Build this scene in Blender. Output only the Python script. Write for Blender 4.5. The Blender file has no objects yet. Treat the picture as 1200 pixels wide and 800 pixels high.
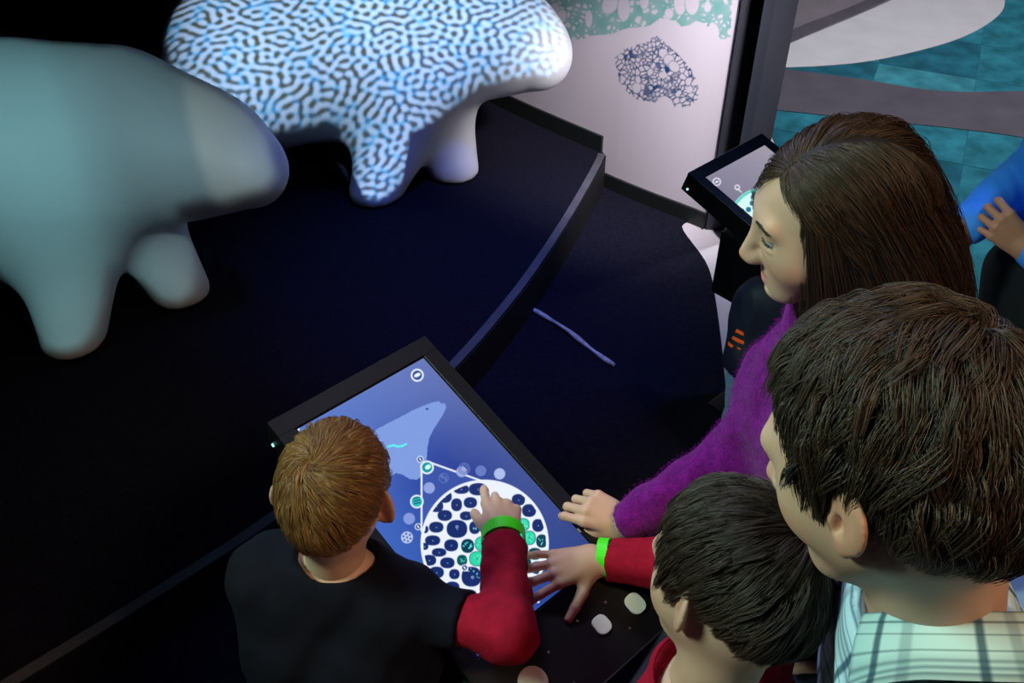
import bpy, bmesh, math
import numpy as np
from mathutils import Vector, Matrix
from mathutils.bvhtree import BVHTree

SC = bpy.context.scene
COL = SC.collection
R = math.radians
rng = np.random.default_rng(7)

def lin(r, g, b):
    f = lambda v: (v/255/12.92 if v/255 <= .04045 else ((v/255+.055)/1.055)**2.4)
    return (f(r), f(g), f(b), 1.0)

# ------------------------------------------------------------------ camera
CAM = np.array([0., 0., 2.15]); TH = R(40.); FPX = 1100.
FW = np.array([0, math.cos(TH), -math.sin(TH)]); UP = np.array([0, math.sin(TH), math.cos(TH)]); RT = np.array([1., 0, 0])
cd = bpy.data.cameras.new('camera'); cam = bpy.data.objects.new('camera', cd); COL.objects.link(cam)
cam.location = CAM; cam.rotation_euler = (R(90)-TH, 0, 0)
cd.sensor_width = 36.; cd.lens = 36.*FPX/1200.; cd.clip_start = .02; cd.clip_end = 60
SC.camera = cam

def ray(x, y): return (x-600)/FPX*RT + FW - (y-400)/FPX*UP
def P(x, y, d): return CAM + d*ray(x, y)                       # a point seen at photo pixel x, y at depth d
def G(x, y, z=0.):                                             # a point at photo pixel x, y at height z
    r = ray(x, y); return CAM + r*((z-CAM[2])/r[2])
def pix(p):
    q = np.asarray(p, float)-CAM; d = q@FW
    return 600+FPX*(q@RT)/d, 400-FPX*(q@UP)/d

# ------------------------------------------------------------------ world, exposure, lamps
w = bpy.data.worlds.new('world'); SC.world = w; w.use_nodes = True
w.node_tree.nodes['Background'].inputs[0].default_value = (.30, .36, .75, 1)
w.node_tree.nodes['Background'].inputs[1].default_value = .014
SC.view_settings.view_transform = 'Standard'; SC.view_settings.look = 'None'
SC.view_settings.exposure = 0.; SC.view_settings.gamma = 1.
SC.cycles.use_denoising = True
SC.cycles.max_bounces = 6

def aim(o, tgt):
    o.rotation_euler = (Vector(tgt)-o.location).to_track_quat('-Z', 'Y').to_euler()
def spot(name, loc, tgt, power, color, size, blend=.3, radius=.05):
    l = bpy.data.lights.new(name, 'SPOT'); l.energy = power; l.color = color; l.spot_size = R(size); l.spot_blend = blend
    l.shadow_soft_size = radius
    o = bpy.data.objects.new(name, l); COL.objects.link(o); o.location = loc; aim(o, tgt); return o
def area(name, loc, tgt, power, color, sx, sy):
    l = bpy.data.lights.new(name, 'AREA'); l.energy = power; l.color = color; l.shape = 'RECTANGLE'; l.size = sx; l.size_y = sy
    o = bpy.data.objects.new(name, l); COL.objects.link(o); o.location = loc; aim(o, tgt); return o

spot('mural_spot', (1.15, 2.25, 1.75), (.52, 3.52, .32), 260, (1., .94, 1.), 42, .9, .10)
spot('far_floor_spot', (2.6, 4.2, 4.0), (2.2, 4.9, 0), 560, (.92, .95, 1.), 80, .6, .15)
spot('teal_wash', (-1.7, .6, 2.9), (.35, .8, 1.35), 240, (.66, 1., .80), 50, .5, .3)
spot('cool_wash', (-.6, 2.9, 3.4), (.38, .90, 1.35), 200, (.62, .64, 1.), 36, .5, .3)
spot('platform_blue', (.55, 2.6, 3.3), (-.10, 2.72, .1), 260, (.10, .18, 1.), 36, 1., .2)  # added lamp, stands in for the projectors' blue spill on the carpet
spot('warm_back', (1.25, -.35, 3.4), (.30, .62, 1.2), 140, (1., .66, .40), 42, .6, .3)
spot('blue_far', (2.6, 2.6, 3.3), (1.1, 1.7, .9), 170, (.25, .45, 1.), 34, .6, .1)  # unseen lamp added to brighten the onlooker's blue sleeves

# ------------------------------------------------------------------ materials
def mat(name, col, rough=.6, spec=.4, var=0., scale=30., bump=0., bscale=200., metallic=0., sheen=0., emit=None, es=1., sss=0.):
    m = bpy.data.materials.new(name); m.use_nodes = True
    nt = m.node_tree; b = nt.nodes['Principled BSDF']
    b.inputs['Base Color'].default_value = col; b.inputs['Roughness'].default_value = rough
    b.inputs['Specular IOR Level'].default_value = spec; b.inputs['Metallic'].default_value = metallic
    if sheen: b.inputs['Sheen Weight'].default_value = sheen
    if sss:
        b.inputs['Subsurface Weight'].default_value = sss; b.inputs['Subsurface Radius'].default_value = (.012, .004, .002); b.inputs['Subsurface Scale'].default_value = 1.
    if emit: b.inputs['Emission Color'].default_value = emit; b.inputs['Emission Strength'].default_value = es
    if var or bump:
        tc = nt.nodes.new('ShaderNodeTexCoord')
    if var:
        n = nt.nodes.new('ShaderNodeTexNoise'); n.inputs['Scale'].default_value = scale; n.inputs['Detail'].default_value = 4
        nt.links.new(tc.outputs['Object'], n.inputs['Vector'])
        r = nt.nodes.new('ShaderNodeValToRGB'); c = np.array(col[:3])
        r.color_ramp.elements[0].position = .3; r.color_ramp.elements[1].position = .7
        r.color_ramp.elements[0].color = (*(c*(1-var)), 1); r.color_ramp.elements[1].color = (*np.minimum(c*(1+var), 1), 1)
        nt.links.new(n.outputs['Fac'], r.inputs[0]); nt.links.new(r.outputs[0], b.inputs['Base Color'])
    if bump:
        n2 = nt.nodes.new('ShaderNodeTexNoise'); n2.inputs['Scale'].default_value = bscale; n2.inputs['Detail'].default_value = 3
        nt.links.new(tc.outputs['Object'], n2.inputs['Vector'])
        bp = nt.nodes.new('ShaderNodeBump'); bp.inputs['Strength'].default_value = bump; bp.inputs['Distance'].default_value = .003
        nt.links.new(n2.outputs['Fac'], bp.inputs['Height']); nt.links.new(bp.outputs[0], b.inputs['Normal'])
    return m
def attr_mat(name, rough=.5, spec=.35, emit=0., sss=0.):
    m = mat(name, (1, 1, 1, 1), rough, spec, sss=sss); nt = m.node_tree; b = nt.nodes['Principled BSDF']
    a = nt.nodes.new('ShaderNodeAttribute'); a.attribute_name = 'Col'
    if emit:
        b.inputs['Base Color'].default_value = (.01, .01, .012, 1)
        nt.links.new(a.outputs['Color'], b.inputs['Emission Color']); b.inputs['Emission Strength'].default_value = emit
    else:
        nt.links.new(a.outputs['Color'], b.inputs['Base Color'])
    return m
def hair_mat(name, dark, light, rough=.48):
    m = mat(name, dark, rough, .5); nt = m.node_tree; b = nt.nodes['Principled BSDF']
    h = nt.nodes.new('ShaderNodeHairInfo'); r = nt.nodes.new('ShaderNodeValToRGB')
    r.color_ramp.elements[0].color = dark; r.color_ramp.elements[1].color = light
    nt.links.new(h.outputs['Random'], r.inputs[0]); nt.links.new(r.outputs[0], b.inputs['Base Color'])
    return m

M = dict(
    plaster=mat('sculpture_white', (.74, .76, .78, 1), .55, .35, bump=.05, bscale=60),
    carpet=mat('dark_carpet', lin(23, 23, 36), .95, .1, var=.35, scale=90, bump=.6, bscale=350),
    riser=mat('step_riser_black', lin(16, 16, 20), .7, .3),
    nosing=mat('step_nosing_grey', lin(84, 84, 92), .5, .4, var=.2, scale=12),
    vinyl=mat('light_vinyl', lin(214, 208, 212), .4, .4, var=.05, scale=6),
    grey=mat('grey_vinyl', lin(128, 118, 126), .5, .35, var=.12, scale=3, bump=.05),
    dgrey=mat('dark_grey_vinyl', lin(92, 86, 96), .5, .35, var=.15, scale=5),
    base=mat('baseboard_black', lin(28, 34, 32), .5, .4),
    dark=mat('pillar_slate', lin(36, 38, 46), .55, .4, var=.1, scale=8),
    wallm=attr_mat('mural_wall_print', .6, .3),
    black=mat('black_metal', lin(14, 12, 14), .42, .45, bump=.04, bscale=400),
    bezel=mat('black_bezel', lin(17, 14, 16), .36, .5),
    gap=mat('bezel_gap', lin(6, 6, 7), .5, .3),
    screw=mat('screw_steel', (.75, .78, .8, 1), .25, .6, metallic=1.),
    button=mat('button_white', lin(226, 214, 206), .5, .4),
    screen=attr_mat('screen_glow', .12, .4, emit=1.),
    strip=mat('strip_grey', lin(190, 188, 190), .4, .6, var=.5, scale=25),
    green=mat('wristband_green', lin(70, 235, 20), .5, .4),
    red=mat('red_cotton', lin(150, 12, 40), .85, .15, var=.2, scale=60, bump=.5, bscale=500),
    tee=mat('navy_black_cotton', lin(9, 10, 24), .9, .2, var=.2, scale=40, bump=.4, bscale=500),
    purple=mat('purple_wool', lin(112, 14, 116), .95, .1, var=.3, scale=90, bump=.9, bscale=260, sheen=.1),
    jeans=mat('light_jeans', lin(120, 150, 190), .85, .2, var=.15, scale=120),
    djeans=mat('dark_jeans', lin(30, 36, 60), .85, .2, var=.15, scale=120),
    trousers=mat('black_trousers', lin(20, 20, 26), .85, .2),
    jacket=mat('navy_jacket', lin(20, 24, 48), .6, .3),
    orange=mat('orange_trim', lin(255, 92, 30), .6, .3),
    blue=mat('blue_shirt', lin(60, 135, 245), .6, .3, var=.12, scale=12),
    shoe=mat('shoe_dark', lin(30, 30, 34), .6, .3),
    skin=attr_mat('skin', .5, .35, sss=.12),
    eye=attr_mat('eye', .12, .6),
)

def smooth(me):
    me.polygons.foreach_set('use_smooth', [True]*len(me.polygons)); me.update()
def link(name, me, m=None, parent=None, loc=None):
    o = bpy.data.objects.new(name, me); COL.objects.link(o)
    if m is not None:
        for mm in (m if isinstance(m, (list, tuple)) else [m]): me.materials.append(mm)
    if parent is not None: o.parent = parent
    if loc is not None: o.location = loc
    return o
def raw(name, v, f, m, parent=None, sm=False, col=None, kind=None):
    """vertices in world coordinates; a parent Empty only translates"""
    v = np.asarray(v, float)
    if parent is not None: v = v - wloc(parent)
    me = bpy.data.meshes.new(name); me.from_pydata(v.tolist(), [], f.tolist() if hasattr(f, 'tolist') else f)
    if sm: smooth(me)
    if col is not None:
        a = me.color_attributes.new('Col', 'FLOAT_COLOR', 'POINT'); c = np.ones((len(v), 4), np.float32); c[:, :3] = col
        a.data.foreach_set('color', c.ravel())
    o = link(name, me, m, parent)
    if kind: o['kind'] = kind
    return o
def wloc(o):
    l = np.zeros(3)
    while o is not None: l = l + np.array(o.location); o = o.parent
    return l
def thing(name, label, cat, loc=(0, 0, 0), group=None):
    o = bpy.data.objects.new(name, None); COL.objects.link(o); o.location = loc; o.empty_display_size = .05
    o['label'] = label; o['category'] = cat
    if group: o['group'] = group
    return o
def struct(o): o['kind'] = 'structure'; return o
def bm_obj(name, bm, m, parent=None, sm=False, bevel=0., seg=2):
    if bevel: bmesh.ops.bevel(bm, geom=bm.edges[:], offset=bevel, segments=seg, affect='EDGES', profile=.6)
    me = bpy.data.meshes.new(name); bm.to_mesh(me); bm.free()
    if parent is not None: me.transform(Matrix.Translation(-Vector(wloc(parent))))
    if sm: smooth(me)
    return link(name, me, m, parent)
def prism(poly, z0, z1, frame=None):
    """extrude a polygon (2-D points) between two heights"""
    bm = bmesh.new(); a = []; b = []
    for x, y in poly:
        a.append(bm.verts.new((x, y, z0))); b.append(bm.verts.new((x, y, z1)))
    n = len(poly); bm.faces.new(b); bm.faces.new(a[::-1])
    for i in range(n): bm.faces.new((a[i], a[(i+1) % n], b[(i+1) % n], b[i]))
    bmesh.ops.recalc_face_normals(bm, faces=bm.faces[:])
    if frame is not None: bm.transform(frame)
    return bm
def rect(x0, x1, y0, y1): return [(x0, y0), (x1, y0), (x1, y1), (x0, y1)]
def rrect(cx, cy, w, h, r, n=6):
    out = []
    for sx, sy, a0 in ((1, 1, 0), (-1, 1, 90), (-1, -1, 180), (1, -1, 270)):
        for k in range(n+1):
            a = R(a0+90*k/n); out.append((cx+sx*(w/2-r)+r*math.cos(a), cy+sy*(h/2-r)+r*math.sin(a)))
    return out
def disc(cx, cy, r, n=28): return [(cx+r*math.cos(2*math.pi*k/n), cy+r*math.sin(2*math.pi*k/n)) for k in range(n)]
def spline(pts, n):
    pts = np.asarray(pts, float); t = np.linspace(0, len(pts)-1, n); out = []
    for u in t:
        i = min(int(u), len(pts)-2); f = u-i
        p0, p1, p2, p3 = pts[max(i-1, 0)], pts[i], pts[i+1], pts[min(i+2, len(pts)-1)]
        out.append(.5*((2*p1)+(-p0+p2)*f+(2*p0-5*p1+4*p2-p3)*f*f+(-p0+3*p1-3*p2+p3)*f**3))
    return np.array(out)

# ------------------------------------------------------------------ the setting
PZ = .165                                                     # platform height
edge = spline([(.40, 3.62), (.372, 3.517), (.253, 3.179), (.126, 2.855), (0., 2.572), (-.177, 2.239), (-.39, 1.92), (-.63, 1.624), (-.888, 1.369), (-1.121, 1.157), (-1.45, .86), (-1.9, .52), (-2.6, .1)], 64)
wall_line = spline([(.80, 3.29), (.758, 3.335), (.412, 3.625), (-.164, 4.21), (-.75, 5.0), (-1.2, 5.9), (-1.45, 7.0)], 48)

struct(bm_obj('floor', prism(rect(-5, 5, -1.5, 8), -.1, 0), M['vinyl']))
inner = [tuple(p) for p in edge]
k0 = int(np.argmin(np.hypot(*(wall_line-np.array([.412, 3.625])).T)))
plat = inner + [(-5, .1), (-5, 7.2)] + [tuple(p) for p in wall_line[k0:][::-1]]
struct(bm_obj('trim_platform', prism(plat, .002, PZ), M['carpet']))
def offset_line(line, d):
    line = np.asarray(line, float); t = np.gradient(line, axis=0); t /= np.linalg.norm(t, axis=1)[:, None]
    return line + d*np.stack([-t[:, 1], t[:, 0]], 1)
def ribbon(a, b, z0, z1): return prism([tuple(p) for p in a]+[tuple(p) for p in b[::-1]], z0, z1)
struct(bm_obj('trim_nosing', ribbon(edge, offset_line(edge, -.03), PZ-.004, PZ+.004), M['nosing']))
struct(bm_obj('trim_riser', ribbon(offset_line(edge, .001), offset_line(edge, .006), .002, PZ-.004), M['riser']))
# dark carpet on the low floor, its outer edge a curve
outer = spline([(.735, 3.34), (.708, 3.278), (.768, 3.034), (.765, 2.812), (.73, 2.425), (.68, 2.1), (.52, 1.62), (.26, 1.2), (-.05, .82), (-.5, .35), (-1.2, -.3)], 48)
low = [tuple(p) for p in outer]+[(-2.6, .05)]+[tuple(p) for p in offset_line(edge, .004)[::-1]]
struct(bm_obj('trim_low_carpet', prism(low, .0005, .006), M['carpet']))
# far floor: teal carpet tiles, a grey band and a white sweep let into them
tealm = [mat('teal_carpet_'+n, c, .95, .1, var=.4, scale=7, bump=.5, bscale=250) for n, c in (('mid', lin(44, 116, 132)), ('deep', lin(36, 98, 116)), ('pale', lin(60, 132, 146)))]
far = bpy.data.objects.new('trim_far_floor', None); COL.objects.link(far); struct(far)
struct(bm_obj('trim_tile_bed', prism(rect(1.25, 4.8, 2.1, 7.4), .0002, .003), tealm[1]))
ca, sa = math.cos(R(-24)), math.sin(R(-24)); tid = 0
for i in range(-5, 8):
    for j in range(-6, 8):
        cx, cy = 2.6+.5*(i*ca-j*sa), 4.4+.5*(i*sa+j*ca)
        if not (1.45 < cx < 4.6 and 2.3 < cy < 7.2): continue
        F = Matrix.Translation((cx, cy, 0)) @ Matrix.Rotation(R(-24), 4, 'Z')
        tl = bm_obj('carpet_tile', prism(rect(-.2485, .2485, -.2485, .2485), .0005, .005), tealm[(i*7+j*3+(i*j) % 3) % 3 if (i+2*j) % 4 else 0], far)
        tl.matrix_local = F; tid += 1
def gp(pts, n=40): return [tuple(p) for p in spline([G(x, y)[:2] for x, y in pts], n)]
band = gp([(880, 79), (908, 81), (1000, 93), (1100, 108), (1200, 108), (1290, 104)])+gp([(1290, 185), (1200, 163), (1100, 150), (1000, 140), (895, 129), (870, 128)])
struct(bm_obj('trim_grey_band', prism(band, .0055, .0085), M['dgrey']))
sweep = gp([(903, 81), (960, 79), (1020, 73), (1080, 60), (1120, 48), (1150, 34), (1171, 18), (1177, 4), (1172, -14), (1150, -30)])+gp([(1090, -26), (1060, -6), (1010, 17), (960, 38), (915, 57)], 24)
struct(bm_obj('trim_white_sweep', prism(sweep, .0055, .009), M['vinyl']))
greyr = gp([(915, 57), (960, 38), (1010, 17), (1060, -6), (1090, -26)], 20)+[tuple(G(1000, -70)[:2]), tuple(G(880, -60)[:2]), tuple(G(890, 60)[:2])]
struct(bm_obj('trim_grey_floor', prism(greyr, .0055, .0075), M['grey']))
streak = gp([(905, 61), (960, 36), (1010, 15), (1060, -8)], 20)+gp([(1035, -8), (990, 12), (950, 27), (905, 46)], 20)
struct(bm_obj('trim_dark_streak', prism(streak, .0077, .0085), M['dgrey']))  # shadow line across the floor, put in as a darker grey strip

# mural wall: a curved sheet with thickness; the printed face is a fine grid with colours
def worley(x, y, n, box, seed, jit=None):
    r = np.random.default_rng(seed); pts = np.stack([r.uniform(box[0], box[1], n), r.uniform(box[2], box[3], n)], 1)
    if jit is not None: pts = pts[jit(pts[:, 0], pts[:, 1])]
    f1 = np.full(x.shape, 9.); f2 = np.full(x.shape, 9.)
    for px, py in pts:
        d = np.hypot(x-px, y-py); m = d < f1; f2 = np.where(m, f1, np.minimum(f2, d)); f1 = np.where(m, d, f1)
    return f1, f2
WH = 2.6
def wall_mesh():
    L = wall_line[:34]; s = np.concatenate([[0], np.cumsum(np.linalg.norm(np.diff(L, axis=0), axis=1))])
    nu, nv = 420, 300
    ss = np.concatenate([np.linspace(0, 1.35, nu-20), np.linspace(1.4, s[-1], 20)]); zz = np.concatenate([np.linspace(0, 1.2, nv-12), np.linspace(1.28, WH, 12)])
    X = np.interp(ss, s, L[:, 0]); Y = np.interp(ss, s, L[:, 1])
    V = np.stack([np.repeat(X[:, None], nv, 1), np.repeat(Y[:, None], nv, 1), np.repeat(zz[None], nu, 0)], -1).reshape(-1, 3)
    q = V-CAM; d = q@FW; px = 600+FPX*(q@RT)/d; py = 400-FPX*(q@UP)/d       # lay the print out from the photo's own coordinates
    col = np.tile(np.array(lin(232, 224, 232)[:3]), (len(V), 1))
    # dark blue cell cluster
    poly = np.array([(720, 68), (732, 58), (748, 52), (757, 50), (768, 41), (777, 48), (795, 64), (809, 80), (818, 98), (818, 116), (806, 126), (792, 127), (785, 115), (776, 113), (768, 120), (748, 117), (735, 108), (726, 96)], float)
    def inside(pl, x, y):
        c = np.zeros(x.shape, bool); n = len(pl)
        for i in range(n):
            x0, y0 = pl[i]; x1, y1 = pl[(i+1) % n]
            c ^= ((y0 > y) != (y1 > y)) & (x < (x1-x0)*(y-y0)/(y1-y0+1e-9)+x0)
        return c
    def cells(mask_poly, n, seed, ink, big, wid):
        ins = inside(mask_poly, px, py); idx = np.where(ins)[0]
        if not len(idx): return
        x, y = px[idx], py[idx]
        bx = (mask_poly[:, 0].min(), mask_poly[:, 0].max(), mask_poly[:, 1].min(), mask_poly[:, 1].max())
        f1, f2 = worley(x, y, n, bx, seed); e = f2-f1
        line = np.clip((wid-e)/.9, 0, 1)
        for cx, cy, rx, ry, a in big:
            ca_, sa_ = math.cos(a), math.sin(a); dx, dy = x-cx, y-cy
            rr = np.hypot((dx*ca_+dy*sa_)/rx, (-dx*sa_+dy*ca_)/ry)
            line = np.where(rr < 1.12, np.clip((rr-.95)*8, 0, 1), line)
        tone = .55+.45*np.sin(x*.21+1)*np.sin(y*.17)
        k = (line*(.72+.28*tone))[:, None]
        col[idx] = col[idx]*(1-k)+np.array(ink)*k
    cells(poly, 330, 3, lin(16, 70, 124)[:3], [(777, 62, 5, 5, 0), (784, 70, 6, 6, 0), (790, 78, 7, 5.5, .9), (777, 88, 5, 4, 0), (746, 103, 5, 6, 0), (808, 105, 4, 4, 0)], 1.5)
    pol2 = np.array([(560, -60), (860, -60), (856, 45), (845, 46), (836, 36), (826, 28), (815, 25), (806, 30), (798, 31), (792, 24), (774, 21), (760, 31), (735, 33), (716, 40), (690, 42), (682, 47), (664, 46), (650, 38), (620, 30), (560, 20)], float)
    cells(pol2, 900, 5, lin(128, 190, 184)[:3], [(648, 15, 7, 12, .3), (657, 20, 6, 9, .4), (716, 3, 9, 14, .5), (731, 10, 7, 15, 0), (797, 3, 7, 14, 0), (811, 3, 8, 14, 0), (690, 22, 4, 10, 0), (755, 2, 5, 9, 0), (829, 8, 4, 6, 0), (784, 16, 5, 6, 0), (837, 35, 5, 9, -.4), (680, -20, 8, 14, 0), (760, -25, 9, 14, 0)], 3.0)
    idx = np.arange(nu*nv).reshape(nu, nv)
    f = np.stack([idx[:-1, :-1], idx[1:, :-1], idx[1:, 1:], idx[:-1, 1:]], -1).reshape(-1, 4)
    return V, f[:, ::-1], col, L
V, f, colr, L = wall_mesh()
wall = struct(raw('wall_mural', V, f, M['wallm'], col=colr))
back = offset_line(L, -.12)
struct(bm_obj('wall_mural_core', ribbon(offset_line(L, -.004), back, 0, WH), M['dark']))
# baseboards: one on the platform, one on the low floor
fr = offset_line(wall_line, .012)
def basebd(name, a, b, z0, z1):
    struct(bm_obj(name, ribbon(wall_line[a:b], fr[a:b], z0, z1), M['base']))
basebd('baseboard_low', 0, k0+2, .002, .072)
basebd('baseboard_platform', k0, 40, PZ, PZ+.075)
# dark pillar closing the end of the mural wall
struct(bm_obj('wall_pillar', prism([(.8035, 3.284), (1.0, 3.272), (1.0, 3.62), (.86, 3.62), (.86, 3.40)], 0, 2.6), M['dark']))
struct(bm_obj('wall_back', prism(rect(-5, 5, 7.9, 8), 0, 3.5), M['dark']))
struct(bm_obj('wall_left', prism(rect(-5, -4.9, -1.5, 8), 0, 3.5), M['dark']))

# ------------------------------------------------------------------ smooth bodies: distance fields meshed by surface nets
F4 = np.float32
def rc(a, b, r0, r1):
    a = np.asarray(a, F4); d = np.asarray(b, F4)-a; dd = max(float(d@d), 1e-9)
    def f(p):
        q = p-a; t = np.clip(q@d/F4(dd), 0, 1)
        return np.linalg.norm(q-t[:, None]*d, axis=1)-(F4(r0)+t*F4(r1-r0))
    return f
def ell(c, r, Q=None):
    c = np.asarray(c, F4); r = np.asarray(r, F4); Q = None if Q is None else np.asarray(Q, F4)
    def f(p):
        q = p-c
        if Q is not None: q = q@Q
        k0 = np.linalg.norm(q/r, axis=1); k1 = np.linalg.norm(q/(r*r), axis=1)+F4(1e-6)
        return k0*(k0-1)/k1
    return f
def sm2(a, b, k):
    h = np.maximum(k-np.abs(a-b), 0)/k; return np.minimum(a, b)-h*h*k*F4(.25)
def U(k, *fs):
    def f(p):
        d = fs[0](p)
        for g in fs[1:]: d = sm2(d, g(p), F4(k))
        return d
    return f
def SUB(k, a, b):                                              # a without b, soft edge
    return lambda p: -sm2(-a(p), b(p), F4(k))
def CUT(a, o, n):                                              # keep the side of the plane that n points away from
    o = np.asarray(o, F4); n = np.asarray(n, F4); n = n/np.linalg.norm(n)
    return lambda p: np.maximum(a(p), (p-o)@n)
def WRINKLE(a, amp, freq, seed=0):
    r = np.random.default_rng(seed); K = (r.normal(size=(5, 3))*freq).astype(F4); ph = r.uniform(0, 6, 5).astype(F4)
    def f(p):
        v = np.sin(p@K.T+ph); return a(p)+F4(amp)*(v[:, 0]*v[:, 1]+v[:, 2]*v[:, 3]+.5*v[:, 4])
    return f
def LOC(fn, c, Rm, s):                                         # a field in a local frame
    c = np.asarray(c, F4); Rm = np.asarray(Rm, F4)
    return lambda p: fn(((p-c)@Rm)/F4(s))*F4(s)

def nets(fn, lo, hi, h, relax=2):
    lo = np.asarray(lo, float); B = 8
    nb = np.maximum(np.ceil((np.asarray(hi, float)-lo)/(h*B)).astype(int), 1); n = nb*B+1
    bi = np.stack(np.meshgrid(*[np.arange(k) for k in nb], indexing='ij'), -1).reshape(-1, 3)
    bc = lo+(bi*B+B/2)*h; bd = fn(bc.astype(F4))
    keep = np.abs(bd) < B*h*.9*1.25+h
    D = np.repeat(np.repeat(np.repeat(np.where(bd < 0, -1., 1.).astype(F4).reshape(nb), B, 0), B, 1), B, 2)
    D = np.pad(D, ((0, 1),)*3, mode='edge')
    o = np.stack(np.meshgrid(*[np.arange(B+1)]*3, indexing='ij'), -1).reshape(-1, 3)
    ids = (bi[keep][:, None]*B+o[None]).reshape(-1, 3)
    flat = np.unique((ids[:, 0]*n[1]+ids[:, 1])*n[2]+ids[:, 2])
    ii = np.stack([flat//(n[1]*n[2]), flat//n[2] % n[1], flat % n[2]], 1)
    pts = (lo+ii*h).astype(F4); val = np.empty(len(pts), F4)
    for k in range(0, len(pts), 400000): val[k:k+400000] = fn(pts[k:k+400000])
    D.reshape(-1)[flat] = np.where(val == 0, 1e-6, val)
    S = D < 0
    C8 = [S[a:n[0]-1+a, b:n[1]-1+b, c:n[2]-1+c] for a in (0, 1) for b in (0, 1) for c in (0, 1)]
    cnt = sum(c.astype(np.int8) for c in C8); act = (cnt > 0) & (cnt < 8)
    ci = np.argwhere(act); vid = -np.ones(act.shape, np.int64); vid[act] = np.arange(len(ci))
    acc = np.zeros((len(ci), 3)); num = np.zeros(len(ci))
    for ax in range(3):
        o1, o2 = [k for k in range(3) if k != ax]
        for a in (0, 1):
            for b in (0, 1):
                s = np.zeros(3, int); s[o1] = a; s[o2] = b; e = s.copy(); e[ax] = 1
                p0 = ci+s; p1 = ci+e; d0 = D[tuple(p0.T)]; d1 = D[tuple(p1.T)]; m = (d0 < 0) != (d1 < 0)
                t = np.where(m, d0/np.where(m, d0-d1, 1), 0); q = s+np.zeros((len(ci), 3)); q[:, ax] += t
                acc += q*m[:, None]; num += m
    V = lo+(ci+acc/num[:, None])*h
    F = []
    for ax in range(3):
        o1, o2 = [(1, 2), (2, 0), (0, 1)][ax]
        sl0 = [slice(None)]*3; sl1 = [slice(None)]*3; sl0[ax] = slice(0, -1); sl1[ax] = slice(1, None)
        ed = np.argwhere(S[tuple(sl0)] != S[tuple(sl1)])
        ed = ed[(ed[:, o1] > 0) & (ed[:, o2] > 0) & (ed[:, o1] < act.shape[o1]) & (ed[:, o2] < act.shape[o2])]
        if not len(ed): continue
        def cell(a, b):
            q = ed.copy(); q[:, o1] -= a; q[:, o2] -= b; return vid[tuple(q.T)]
        qd = np.stack([cell(1, 1), cell(0, 1), cell(0, 0), cell(1, 0)], 1)
        flip = ~S[tuple(ed.T)]; qd[flip] = qd[flip][:, ::-1]
        F.append(qd[(qd >= 0).all(1)])
    F = np.concatenate(F)
    for _ in range(relax):
        e = np.concatenate([F[:, [0, 1]], F[:, [1, 2]], F[:, [2, 3]], F[:, [3, 0]]])
        s = np.zeros_like(V); c = np.bincount(e.ravel(), minlength=len(V)).astype(float)
        for k in range(3): s[:, k] = np.bincount(e[:, 0], V[e[:, 1], k], len(V))+np.bincount(e[:, 1], V[e[:, 0], k], len(V))
        V = np.where(c[:, None] > 0, V*.5+.5*s/np.maximum(c, 1)[:, None], V)
    return V, F
def join(parts):
    Vs, Fs, Cs, n = [], [], [], 0
    for V, F, C in parts:
        Vs.append(V); Fs.append(F+n); Cs.append(np.broadcast_to(C, V.shape)); n += len(V)
    return np.concatenate(Vs), np.concatenate(Fs), np.concatenate(Cs)

# ------------------------------------------------------------------ the two white animal sculptures
def sculpture(name, label, T, yaw, s, feet, tip, body, hgt):
    """feet: four ground points, tip: the end of the snout, body: middle of the trunk (all world)"""
    z0 = PZ; bx, by = body
    d = np.array([math.cos(yaw), math.sin(yaw), 0]); l = np.array([-d[1], d[0], 0]); c = np.array([bx, by, z0])
    Q = np.stack([d, l, [0, 0, 1]], 1)
    at = lambda x, y, z: c+d*x*s+l*y*s+np.array([0, 0, z*s])
    fs = [rc(at(-.42, 0, .44), at(.04, 0, .495), .335*s, .372*s), rc(at(.05, 0, .53), at(.36, 0, .55), .335*s, .275*s),
          rc(at(.34, 0, .55), np.array(tip), .26*s, .115*s), ell((at(.34, 0, .57)+np.array(tip))/2+np.array([0, 0, .01]), (.27*s, .20*s, .195*s), Q)]
    for fx, fy, sx, sy in feet:
        fs.append(rc(at(sx, sy, .42), np.array([fx, fy, z0+.02]), (.20 if sy < 0 else .15)*s, .104*s))
    f = CUT(U(.13*s, *fs), (0, 0, z0+.001), (0, 0, -1))
    V, F = nets(f, c-np.array([.95, .95, .05])*s, c+np.array([1.0, .95, 1.0])*s, .012, 4)
    t = thing(name, label, 'sculpture', tuple(c))
    o = raw('body', V, F, M['plaster'], t, True)
    return t, V, F
def gz(x, y): return G(x, y, PZ)[:2]
f2a, f2b = gz(440, 230), gz(532, 203)
s2, V2, F2 = sculpture('animal_sculpture', 'white four-legged sculpture covered by a projected pattern of wavy lines', None, R(8), 1.0,
    [(*f2a, .22, -.16), (*f2b, .30, .12), (-1.15, 3.62, -.42, -.12), (-.85, 3.95, -.40, .16)], (.115, 3.52, .64), (-.62, 3.62), .75)
f1a, f1b = gz(88, 402), gz(213, 345)
s1, V1, F1 = sculpture('animal_sculpture', 'plain white four-legged sculpture with blunt snout, no pattern on it', None, R(12), .97,
    [(*f1a, .16, -.18), (*f1b, .26, .14), (-2.1, 2.45, -.45, -.15), (-1.9, 2.85, -.42, .16)], (-.815, 2.60, .665), (-1.60, 2.68), .75)

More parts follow.
